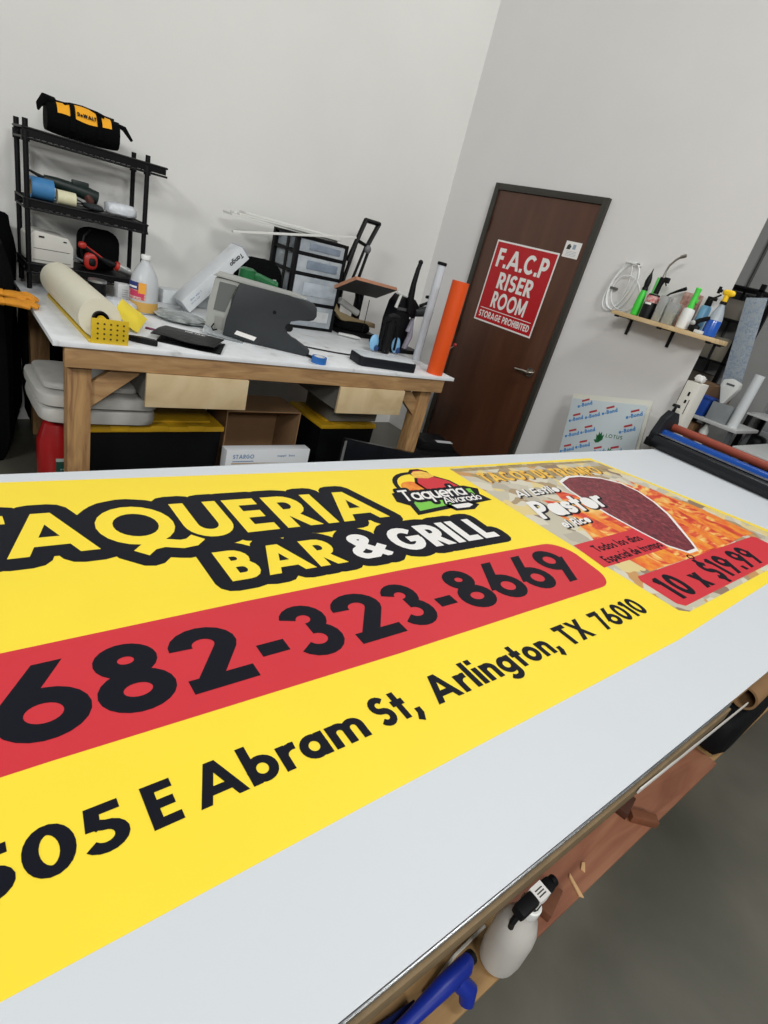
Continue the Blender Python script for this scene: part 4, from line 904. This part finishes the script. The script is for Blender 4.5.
# cardboard box
cb_ = M('cardboard', '8a6a4a', .8, nz=.08, ns=12); 
OB = thing('cardboard_box', 'brown cardboard box lying with its open side to the front under the bench', 'box', (-2.03, -.98, 0), -.02)
g = G(); X0, X1, H = -.26, .22, .52
g.box(X0, X1, .10, .106, 0, H); g.box(X0, X0+.006, -.18, .10, 0, H); g.box(X1-.006, X1, -.18, .10, 0, H); g.box(X0+.006, X1-.006, -.18, .10, 0, .006); g.box(X0+.006, X1-.006, -.18, .10, H-.006, H); g.build('carton', cb_, OB)
g = G(); g.box(X0, X1, -.006, .0, 0, .17, rot=(.9, 0, 0), piv=(0, 0, 0)); o_ = g.build('flap', M('cardboard_pale', 'a08462', .8, nz=.08, ns=12), OB); o_.location = (0, -.18, .15)
LB = thing('long_carton', 'low white carton with blue print in front of the open brown box', 'carton', (-2.06, -1.26, 0), -.03)
g = G(); g.box(-.27, .27, -.035, .035, 0, .335, .003); g.mi = 1; g.text('STARGO', (-.23, -.0355, .282), EX, EZ, .026, w=.2, sp=.1, width=.13, off=.0006); g.text('supply box', (.05, -.0355, .29), EX, EZ, .014, w=.18, sp=.1, width=.12, off=.0006); g.flat([(-.23, .262), (-.10, .262), (-.10, .268), (-.23, .268)], (0, -.0355, 0), EX, EZ, .0006); g.build('box', [wbx, M('ink_soft', '7d95b8')], LB)
# dark screen panel leaning and black device
SP = thing('dark_panel', 'glossy black panel lying slanted on the floor under the bench', 'panel', (-1.285, -1.425, 0), 0)
g = G(); g.prism([(-.36, .0), (.50, .0), (.50, .30), (-.36, .462)], (0, 0, 0), EX, EZ, .03, .004); g.build('panel', M('gloss_black', '101318', .2, coat=.3), SP)
g = G(); g.box(-.365, -.35, -.022, -.016, .0, .45, .001); g.build('edge_bracket', M('alu', 'b9bcbb', .3, .8), SP)
BD = thing('black_toolcase', 'black plastic case with a white label on the floor by the door', 'case', (-.40, -1.02, 0), -.25)
g = G(); g.box(-.24, .20, -.15, .15, 0, .20, .015); g.prism([(-.20, .20), (.18, .20), (.10, .27), (-.15, .27)], (0, 0, 0), EX, EZ, .22, .01); g.build('body', bkp, BD)
g = G(); g.box(-.03, .12, -.10, -.05, .2705, .272); g.build('label', M('label_gray', 'bfc2c4', .5), BD, 'white label')
g = G(); g.tube([(-.12, -.152, .08), (-.10, -.175, .13), (-.02, -.18, .14), (.05, -.175, .12), (.06, -.152, .08)], .010, 8); g.build('handle', M('handle_gray', '3b3d40', .5), BD)
# ---------------------------------------------------------------- wall shelf on the right wall
pine = ramp_mat('pine', [(.3, 'b79a6c'), (.5, 'cdb284'), (.7, 'd9c298')], .6, 5, stretch=(6, 1, 6), detail=6, dist=.8)
WS = thing('wall_shelf', 'short pine shelf on black brackets crowded with bottles, right of the door', 'shelf', (0, -2.300, 1.53))
g = G(); g.box(-.205, -.001, -.325, .335, 0, .025, .002); g.build('board', pine, WS)
for y in (.29, .0, -.30):
    g = G(); g.box(-.18, -.002, y-.014, y+.014, -.006, -.0005)
    if y > -.18: g.box(-.008, -.002, y-.010, y+.010, -.10, -.006)
    else: g.tube([(-.02, y, -.006), (-.10, y, -.006), (-.10, y, -.09)], .009, 6)
    g.box(-.209, -.205, y-.016, y+.016, -.010, .002)
    g.build('bracket', bk, WS)
SZ = 1.5552
gg = M('bottle_green', '3cc63a', .35); clr = M('clear_plastic', 'd9dcdc', .2, trans=.7); wpl = M('bottle_white', 'dadcd8', .4)
t = thing('squeeze_bottle', 'slim bright green bottle with a black nozzle at the left end of the wall shelf', 'bottle', (-.13, -2.075, SZ))
g = G(); g.lathe([(.020, 0), (.025, .004), (.026, .07), (.021, .125), (.016, .15), (.001, .151)], 20); g.build('body', gg, t, 'bright green body')
g = G(); g.lathe([(.018, .150), (.018, .162), (.014, .168), (.018, .20), (.014, .225), (.004, .255), (.002, .275)], 16); g.build('nozzle', bkp, t, 'black nozzle')
t = thing('glue_stick', 'thin green stick standing behind the slim green bottle', 'stick', (-.055, -2.095, SZ))
g = G(); g.cyl((0, 0, 0), (0, 0, .24), .010, n=12); g.build('stick', M('stick_green', '5fd060', .4), t)
t = thing('torch_canister', 'black jar with a red label between the green bottle and the clear tub', 'jar', (-.13, -2.150, SZ))
g = G(); g.lathe([(.036, 0), (.040, .004), (.040, .085), (.038, .09), (.038, .125), (.032, .142), (.001, .143)], 24); g.build('jar', bkp, t)
g = G(); vs = [(.0387*math.cos(a), .0387*math.sin(a), z) for z in (.094, .132) for a in [math.radians(130+k*12) for k in range(13)]]; g.add(vs, [[k, k+1, 14+k, 13+k] for k in range(12)]); g.build('label', M('label_red2', 'c23a38', .5, col2='d8c8c4', ns=60), t, 'red label')
g = G(); vs = [(.0405*math.cos(a), .0405*math.sin(a), z) for z in (.080, .092) for a in [math.radians(150+k*10) for k in range(7)]]; g.add(vs, [[k, k+1, 8+k, 7+k] for k in range(6)]); g.build('label', white, t)
t = thing('gas_torch', 'small gas torch with a bent steel pipe standing up from the black jar', 'torch', (-.13, -2.150, SZ+.145))
g = G(); g.tube([(0, -.002, 0), (0, -.004, .05), (0, -.010, .095)], [.016, .015, .019], 12); g.box(-.012, .012, -.050, -.02, .07, .10, .004); g.tube([(0, -.03, .075), (0, -.045, .055)], .004, 6); g.build('handle', bkp, t)
g = G(); g.tube([(0, -.008, .095), (0, -.006, .13), (0, -.012, .165), (0, -.035, .20), (0, -.060, .222)], [.009, .006, .006, .006, .007], 10); g.cyl((0, -.056, .219), (0, -.083, .232), .010, n=12); g.build('pipe', M('steel_pipe', '8e8c84', .35, .8), t, 'steel pipe')
t = thing('brush', 'black handled brush leaning up out behind the black jar', 'brush', (-.07, -2.190, SZ))
g = G(); g.tube([(0, .0, .012), (0, .0, .145), (0, -.02, .168), (0, -.055, .19), (0, -.10, .215)], [.008, .006, .005, .008, .011], 10); g.build('handle', bkp, t)
for k, (y, w_, h_, lb) in enumerate(((-2.238, .050, .148, 'taller clear plastic tub with cream contents, beside the black jar'), (-2.302, .055, .125, 'clear plastic tub with cream contents, nearer the white bottle'))):
    t = thing('plastic_tub', lb, 'tub', (-.14, y, SZ))
    g = G(); g.box(-.035, .035, -w_/2, w_/2, 0, h_, .003); g.build('wall', clr, t)
    g = G(); g.box(-.033, .033, -w_/2+.002, w_/2-.002, .002, h_*(.45+.1*k), .003); g.build('contents', M('cream_stuff', 'c9c6a4', .6, nz=.1, ns=30), t)
g = G(); g.box(-.012, .012, -.055, .055, 0, .20, .002); o_ = tag(g.build('picture_box', M('box_brownred', '7c4a3e', .6, col2='c9a79a', ns=18)), 'brown and red printed box standing against the wall behind the tubs', 'box', (-.018, -2.325, SZ+.0005))
t = thing('squeeze_bottle', 'white bottle with a green spout in the middle of the wall shelf', 'bottle', (-.14, -2.392, SZ))
g = G(); g.lathe([(.030, 0), (.034, .004), (.034, .10), (.031, .112), (.015, .116)], 24); g.build('body', wpl, t)
g = G(); g.lathe([(.017, .115), (.018, .125), (.016, .15), (.015, .20), (.017, .225), (.012, .23)], 16); g.box(-.006, .006, -.026, -.012, .15, .17, .002); g.build('spout', M('spout_green', '4fd04c', .4), t, 'green spout')
t = thing('plastic_bottle', 'small light blue bottle with a black cap behind the white one', 'bottle', (-.050, -2.440, SZ))
g = G(); g.lathe([(.027, 0), (.030, .004), (.030, .14), (.024, .152), (.014, .155)], 22); g.build('body', M('bottle_sky', '6fa5c8', .35), t)
g = G(); g.lathe([(.018, .153), (.020, .16), (.018, .19), (.012, .195)], 16); g.box(-.012, .012, -.035, .015, .187, .205, .003); g.build('cap', bkp, t, 'black cap')
t = thing('trigger_tool', 'black pistol handled tool lying before the blue spray bottle', 'tool', (-.155, -2.468, SZ))
g = G(); g.blob((0, -.0, .022), (.02, .032, .021), (14, 8), .7); g.tube([(0, .01, .04), (0, -.01, .065), (0, -.05, .088), (0, -.062, .094)], [.016, .014, .012, .008], 10); g.build('body', bkp, t)
g = G(); g.blob((-.012, .012, .048), (.014, .016, .014), (12, 8)); g.build('knob', M('knob_pale', 'a8aaa8', .4), t, 'pale knob')
t = thing('spray_bottle', 'blue spray bottle with yellow trigger head at the end of the wall shelf', 'spray bottle', (-.120, -2.545, SZ))
g = G(); g.lathe([(.034, 0), (.039, .005), (.039, .085), (.038, .088)], 26); g.build('liquid', M('liquid_blue', '1f55b0', .25, coat=.3), t, 'blue liquid')
g = G(); g.lathe([(.038, .088), (.037, .10), (.028, .135), (.017, .165), (.015, .178)], 26); g.build('neck', M('neck_clear', 'b9c4cc', .3, trans=.3), t)
g = G(); g.lathe([(.018, .176), (.018, .192)], 18); g.build('collar', bkp, t)
yh = M('head_yellow', 'f0c417', .4)
g = G(); g.tube([(0, 0, .192), (0, .0, .225)], .014, 12); g.blob((0, -.005, .238), (.014, .034, .017), (14, 8), .7); g.build('head', yh, t, 'yellow head')
g = G(); g.tube([(0, .035, .24), (0, .058, .245)], .009, 8); g.tube([(0, .03, .222), (0, .05, .205), (0, .085, .185)], .005, 6); g.box(-.008, .008, .045, .058, .225, .262, .002); g.build('trigger', bkp, t, 'black trigger')
g = G(); g.box(-.03, .03, -.02, .02, 0, .018, .004); tag(g.build('eraser_block', wpl), 'little white block on the shelf edge before the blue spray bottle', 'block', (-.170, -2.513, SZ+.0005))
# cable loops on the wall
t = thing('cable_coil', 'loops of white cable hanging on a hook left of the wall shelf', 'cable', (-.03, -1.875, 1.70))
for k, (ry, rz_, dy, dz, tl, rr) in enumerate(((.085, .15, 0, 0, .15, .0045), (.07, .16, .018, -.005, .3, .004), (.095, .11, -.03, -.035, -.7, .004), (.055, .145, .03, .005, .05, .0035))):
    g = G(); pts = []
    for i in range(33):
        a = 2*PI*i/32; y = ry*math.cos(a); z = rz_*math.sin(a); pts.append((.004*k-.012+.006*math.sin(2*a), dy+y*math.cos(tl)-z*math.sin(tl), dz+y*math.sin(tl)+z*math.cos(tl)))
    g.tube(pts, rr, 6); g.build('loop', M('cable_white', 'e3e6e6', .4), t)
g = G(); g.box(-.02, .028, -.05, -.035, .135, .148, .002); g.box(-.02, .0, -.05, .045, .138, .148, .002); g.build('clip', wpl, t)
g = G(); g.box(-.01, .028, .045, .09, -.03, -.015, .003); g.build('hook', M('hook_gray', '5c5a55', .5), t, 'grey hook')
# ---------------------------------------------------------------- protected plastic sheets leaning below
film = M('film_blue_gray', 'c6d2d6', .3, nz=.04, ns=4)
t = thing('panel_sheet', 'plastic sheet in printed blue protective film leaning at the wall below the shelf', 'panel', (-.07, -1.86, .50), rot=(0, 0, 0))
ta = math.radians(15)
Ud = Vector((0, -math.cos(ta), math.sin(ta))); Vd = (Vector((0, math.sin(ta), math.cos(ta)))+Vector((.16, 0, 0))).normalized()
Nf = Ud.cross(Vd).normalized(); sgn = 1 if Nf.x < 0 else -1
TL = Vector((-.085, -1.875, .938)); t.location = TL-Vd*.97
g = G(); g.prism([(0, 0), (.53, 0), (.53, .97), (0, .97)], (0, 0, 0), Ud, Vd, .012, .001)
off = .0068
fr_o = Nf*sgn*off
Uo = Ud if sgn > 0 else Ud
for (a0, b0) in ((.06, .905), (.02, .80), (.135, .835), (.25, .875), (.02, .69), (.13, .73), (.42, .87), (.01, .58), (.12, .625), (.235, .60), (.40, .77), (.35, .62)):
    o_ = Ud*a0+Vd*b0+fr_o; d1 = (Ud*.93+Vd*.33).normalized(); d2 = (Vd*.93-Ud*.33).normalized()
    g.mi = 1; g.text('e-Bond', o_, d1, d2, .026, w=.22, sp=.08, width=.108, off=.0003*sgn)
    g.mi = 2; q = o_+d2*.034+d1*.035; g.add([q, q+d1*.055, q+d1*.055+d2*.013, q+d2*.013], [[0, 1, 2, 3]])
g.mi = 3
o_ = Ud*.315+Vd*.735+fr_o; g.text('LOTUS', o_, Ud, Vd, .024, w=.16, sp=.22, width=.115, off=.0003*sgn)
for (cx_, cy_) in ((.275, .695), (.365, .60)):
    for a in (50, 80, 105, 135, 170):
        c, s_ = math.cos(math.radians(a)), math.sin(math.radians(a)); p = Ud*cx_+Vd*cy_+fr_o
        tip = p+Ud*(.04*c)+Vd*(.075*s_); n1 = (Ud*(-s_)+Vd*c)*.013; mid = (p+tip)/2
        g.add([p, mid+n1, tip, mid-n1], [[0, 1, 2, 3]])
g.build('sheet', [film, M('print_blue', '3f86c8', .5), M('print_red', 'b0343c', .5), M('print_green', '1f6a3a', .5)], t)
g = G(); g.prism([(-.01, 0), (.54, 0), (.55, 1.005), (-.012, 1.005)], (0, 0, 0), Ud, Vd, .010, .001)
tag(g.build('foam_board', M('foam_cream', 'd8d8cc', .6)), 'plain cream sheet standing just behind the film covered one', 'board', tuple(TL-Vd*.97-Nf*sgn*.016))
# narrow cabinet at the end of the wall
t = thing('wall_cabinet', 'narrow cream metal cabinet at the free end of the wall under the shelf', 'cabinet', (.015, -2.5365, 0))
cab = M('cabinet_cream', 'd8d6cc', .5, nz=.04, ns=5)
g = G(); g.box(-.065, .06, -.079, .006, .0, 1.295, .003); g.build('body', cab, t)
g = G(); g.box(-.0660, -.0648, -.060, -.056, 1.10, 1.19); g.build('slot', bkp, t); g = G(); g.box(-.0665, -.0648, -.045, -.033, 1.21, 1.235); g.build('slot', bkp, t)
g = G(); g.box(-.0665, -.0648, -.045, -.033, 1.165, 1.185); g.build('slot', bkp, t)
g = G(); g.blob((0, 0, .022), (.035, .03, .022), (16, 8), .9, .2); tag(g.build('crumpled_paper', M('tissue', 'dcdcd8', .8)), 'crumpled white paper on top of the narrow cream cabinet', 'paper', (.01, -2.575, 1.2955))
# ---------------------------------------------------------------- roller head across the right end of the table
RH = thing('roller_head', 'laminating roller head with red, blue and black rollers across the far table end', 'roller', (-.285, -3.265, .90))
Lr = 1.30
def roller(x, z, r, m, nm, lb):
    g = G(); g.cyl((x, -Lr/2, z), (x, Lr/2, z), r, n=28); g.build(nm, m, RH, lb)
roller(-.03, .039, .037, M('rubber_black', '15171b', .35, spec=.4), 'roller', 'black rubber roller')
roller(.055, .078, .031, M('roller_blue', '0f4596', .25, coat=.4), 'roller', 'blue roller')
roller(.15, .122, .0235, M('roller_red', '8e4230', .45), 'roller', 'brick red roller')
g = G(); g.box(-.01, .03, -Lr/2, Lr/2, .078, .084, .001); g.build('steel_bar', steel, RH)
for y0, y1 in ((Lr/2, Lr/2+.045), (-Lr/2-.045, -Lr/2)):
    yc = (y0+y1)/2
    g = G(); g.prism([(-.03, .0), (.20, .0), (.20, .15), (.15, .205), (.07, .215), (.01, .17), (-.03, .08)], (0, yc, .002), EX, EZ, .044, .006); g.build('end_bracket', M('bracket_black', '1d2024', .45, nz=.2, ns=12, spec=.3), RH)
    g = G(); g.cyl((.10, yc, .21), (.10, yc, .245), .008, n=10); g.cyl((.10, yc, .243), (.10, yc, .258), .024, .02, n=14); g.build('knob', bkp, RH)
    g = G(); g.box(-.055, -.032, yc-.03, yc+.02, .002, .05, .004); g.build('foot', bkp, RH)
# ---------------------------------------------------------------- lower shelf of the long table
LZ = .4502
t = thing('spray_bottle', 'white spray bottle with a black trigger on the lower table shelf', 'spray bottle', (-2.915, -3.815, LZ))
bwh = M('bottle_milky', 'd2cfc8', .35, trans=.25)
g = G(); g.lathe([(.032, 0), (.039, .005), (.042, .03), (.042, .085), (.040, .105), (.031, .130), (.017, .148), (.0145, .168)], 32, sq=(1.0, .9)); g.build('bottle', bwh, t)
g = G(); g.lathe([(.0185, .158), (.0195, .16), (.0195, .176), (.017, .178)], 20); g.build('collar', M('collar_white', 'e4e4e0', .4), t)
g = G(); g.tube([(0, 0, .176), (.0, 0, .194)], .014, 12); g.box(-.055, .042, -.012, .012, .190, .210, .006); g.tube([(-.040, 0, .192), (-.052, 0, .172), (-.044, 0, .150)], .0055, 8); g.cyl((.042, 0, .200), (.053, 0, .200), .010, n=12); g.build('trigger_head', bkp, t, 'black trigger head')
g = G(); g.mi = 0; g.box(-.010, .020, -.0126, .0126, .1885, .2106); g.mi = 1
for k in range(3): g.box(-.005, .014, -.007+k*.005, -.005+k*.005, .2107, .2109)
g.build('label', [white, M('ink_dark', '3a3a3a')], t, 'small white label')
t = thing('film_squeegee_gun', 'blue pistol grip tool on the lower table shelf at the bottom edge', 'tool', (-3.08, -3.80, LZ))
blu = M('tool_blue', '142a8c', .4, nz=.1, ns=10)
g = G(); g.tube([(.075, .005, .062), (.055, 0, .070), (.0, .0, .066), (-.06, .0, .050), (-.13, .0, .030), (-.22, .0, .022)], [.011, .016, .016, .012, .012, .012], 14); g.tube([(.035, -.005, .060), (.050, -.025, .045), (.045, -.034, .026)], [.016, .017, .013], 12); g.build('body', blu, t)
g = G(); g.cyl((.082, .004, .062), (.070, .004, .064), .012, n=14); g.build('knob', bkp, t, 'black knob')
g = G(); g.prism([(-.16, -.03), (-.06, -.03), (-.03, .02), (-.13, .03)], (0, 0, .016), EX, EY, .028, .003); g.build('blade', M('navy', '101c4a', .4), t)
g = G(); g.tube([(-.10, 0, .012), (0, .0, .010), (.08, .0, .012)], [.018, .020, .017], 12); tag(g.build('blue_clamp', blu), 'blue plastic clamp lying left of the pistol grip tool, cut by the bottom edge', 'clamp', (-3.36, -3.80, LZ+.008), .05)
for k, (x, y, rz, c, lb) in enumerate(((-2.745, -3.812, .25, '6e432c', 'short dark wood block beside the white spray bottle'), (-2.355, -3.778, .2, '4a2a1c', 'darkest small wood block on the reddish shelf board'), (-2.345, -3.822, -.75, '7a4a30', 'small brown wood block at the outer edge of the shelf board'))):
    g = G(); g.box(-.035, .035, -.013, .013, 0, .022, .002); tag(g.build('wood_block', M('block%d' % k, c, .7, nz=.2, ns=30)), lb, 'wood block', (x, y, .4507), rz)
for k, (x, y, rz, L_, lb) in enumerate(((-2.600, -3.808, .5, .012, 'tiny pale wood chip on the shelf by the block'), (-2.655, -3.822, 1.2, .026, 'long pale wood splinter lying on the shelf board'))):
    g = G(); g.prism([(-L_, -.004), (L_, -.002), (L_*.7, .005), (-L_*.8, .006)], (0, 0, .002), EX, EY, .004, .001); tag(g.build('wood_chip', M('chip', 'd0a878', .7)), lb, 'wood chip', (x, y, LZ+.0004), rz)
g = G(); g.tube([(-.09, 0, .004), (.0, .006, .004), (.09, 0, .004)], .0032, 6); tag(g.build('cable_tie', M('tie_white', 'c9c6bc', .5)), 'white cable tie next to the spray bottle under the table edge', 'cable tie', (-2.99, -3.775, LZ), .1)
g = G(); g.box(-.36, .36, -.0012, .0012, 0, .010, rot=(0, .165, 0)); tag(g.build('edge_strip', M('strip_white', 'd8d5cf', .5)), 'thin white strip hanging just outside the table edge near its right part', 'strip', (-2.45, -3.838, .822))
g = G(); g.blob((0, 0, .075), (.25, .088, .074), (24, 12), .35, .02); tag(g.build('black_bag', M('bag_black', '0b0c0e', .7, bump=.4, bs=30, spec=.2)), 'black cloth bag filling the lower shelf under the cardboard tube', 'bag', (-1.68, -3.765, .4487))
t = thing('cardboard_tube', 'brown cardboard tube lying on the black bag under the table edge', 'tube', (-1.62, -3.805, .638))
g = G(); g.ringtube(.030, .037, .62, (-.20, 0, 0), (1, 0, 0), 28); g.build('wall', M('tube_brown', '93714c', .7, nz=.08, ns=20), t)
# ---------------------------------------------------------------- beyond the wall end
far_w = M('far_white', 'b9bbb9', .5, nz=.05, ns=4); farleg = M('far_gray_metal', '55585a', .5)
t = thing('side_table', 'pale topped side table seen past the wall end', 'table', (2.15, -2.0, 0))
g = G(); g.box(-.25, .35, -.36, .48, .855, .885, .004); g.build('tabletop', far_w, t)
for x in (-.2, .3):
    for y in (-.31, .43): g = G(); g.box(x-.018, x+.018, y-.018, y+.018, 0, .855); g.build('leg', farleg, t)
g = G(); g.box(-.22, .32, -.33, .45, .62, .64, .002); g.build('lower_shelf', farleg, t)
g = G(); g.box(-.09, .09, -.14, .14, 0, .16, .002); tag(g.build('cardboard_box', M('cardboard', '8a6a4a')), 'cardboard box on the lower shelf of the far side table', 'box', (2.05, -1.85, .6402))
t = thing('squeeze_bottle', 'white bottle with an orange label on the lower shelf of the far side table', 'bottle', (2.0, -2.08, .6402))
g = G(); g.lathe([(.035, 0), (.04, .01), (.04, .13), (.02, .17), (.018, .20)], 20); g.build('body', wpl, t); g = G(); g.lathe([(.041, .05), (.041, .10)], 20); g.build('label', M('label_orange', 'd8502c', .5), t)
g = G(); g.box(-.13, .13, -.17, .13, 0, .28, .003); tag(g.build('cardboard_box', M('cardboard_far', '755a40', .8)), 'tall brown cardboard box standing on the far side table', 'box', (2.25, -1.87, .8852))
t = thing('plastic_bin', 'blue plastic bin on the far side table in front of the brown box', 'bin', (2.01, -1.93, .8852))
bb = M('bin_blue', '1c4496', .4, nz=.1, ns=8)
g = G(); g.prism([(-.085, 0), (.085, 0), (.10, .16), (-.10, .16)], (0, 0, 0), (0, 1, 0), EZ, .18, .008); g.build('bin', bb, t); g = G(); g.box(-.095, .095, -.11, .11, .16, .18, .004); g.build('rim', bb, t); g = G(); g.box(-.093, -.089, .05, .085, .08, .12); g.build('label', bkp, t)
t = thing('hand_jug', 'white plastic piece with a slot beside the blue bin', 'jug', (2.03, -2.105, 1.0460))
g = G(); g.prism([(-.01, 0), (.02, 0), (.085, .15), (.08, .20), (.02, .225), (-.06, .205), (-.07, .15)], (0, 0, 0), (0, 1, 0), EZ, .09, .01); g.build('body', wpl, t)
g = G(); g.box(-.0465, -.0445, -.03, .04, .165, .182); g.build('slot', farleg, t)
g = G(); g.box(-.10, .10, -.10, .08, 0, .16, .004); tag(g.build('gray_bin', M('bin_gray', '8b8f91', .35, nz=.15, ns=8)), 'grey bin on the far side table holding the white slotted piece', 'bin', (2.05, -2.125, .8852))
g = G(); g.ringtube(.038, .044, .48, (0, 0, 0), (0, 0, 1), 28); tag(g.build('paper_tube', M('tube_far', 'cfd3d4', .5)), 'tall white tube standing at the front corner of the far side table', 'tube', (2.0, -2.275, .8852))
# film covered sheet standing in a rack, beyond
pf = ramp_mat('film_dots', [(0, '9ba5ab'), (.55, 'a4adb3'), (.68, '8492a4'), (.85, '8c98a8')], .35, 55, 'voronoi')
g = G(); g.box(-.006, .006, -.085, .085, 0, .80, .001); tag(g.build('panel_sheet', pf), 'blue patterned film covered sheet leaning over the far brown box', 'panel', (2.22, -2.03, 1.172), rot=(-.20, 0, 0))
t = thing('shelf_rack', 'dark metal storage rack half hidden behind the wall end', 'rack', (2.76, -1.56, 0))
for x in (-.2, .20):
    for y in (-.20, .35): g = G(); g.box(x-.02, x+.02, y-.02, y+.02, 0, 2.10); g.build('post', bk, t)
for z in (.4, .95, 1.35, 1.75, 2.05): g = G(); g.box(-.22, .22, -.22, .37, z-.02, z, .002); g.build('shelf', bk, t)
for k, (z, y, h_, c, lb) in enumerate(((1.35, -.02, .22, '8d8778', 'beige carton on the upper middle shelf of the dark rack'), (1.75, .0, .18, '6f6a60', 'grey brown carton on the top inner shelf of the dark rack'), (.95, .02, .25, '5b5348', 'brown carton low in the dark rack'))):
    g = G(); g.box(-.13, .13, -.12, .14, 0, h_, .003); tag(g.build('carton', M('far_carton%d' % k, c, .8)), lb, 'carton', (2.76, -1.56+y, z+.0005))
t = thing('feed_table', 'white topped table just beyond the rollers at the right edge', 'table', (1.75, -3.05, 0))
g = G(); g.box(-.5, .5, -.45, .48, .82, .85, .004); g.build('tabletop', far_w, t)
for x in (-.45, .45):
    for y in (-.4, .43): g = G(); g.box(x-.02, x+.02, y-.02, y+.02, 0, .82); g.build('leg', farleg, t)
t = thing('wheeled_cart', 'dark steel cart with a pale top and black gear behind the side table', 'cart', (2.85, -2.42, 0))
for x in (-.25, .25):
    for y in (-.30, .22): g = G(); g.box(x-.02, x+.02, y-.02, y+.02, 0.0, 1.0); g.build('leg', bk, t)
for z in (.25, .62, 1.0): g = G(); g.box(-.28, .28, -.33, .25, z-.02, z, .003); g.build('shelf', far_w if z == 1.0 else bk, t)
for k, (z, x, y, r_, lb) in enumerate(((.62, 0, -.12, .12, 'black motor housing on the middle shelf of the dark cart'), (.62, .0, .13, .09, 'smaller black case beside the motor on the dark cart'), (.25, 0, -.05, .15, 'black machine on the bottom shelf of the dark cart'))):
    g = G(); g.blob((0, 0, r_), (r_*1.1, r_, r_), (16, 10), .6, .03); g.cyl((-r_*1.05, 0, r_), (-r_*1.25, 0, r_), r_*.4, n=14); tag(g.build('machine_case', bkp), lb, 'machine', (2.85+x, -2.42+y, z+.001))
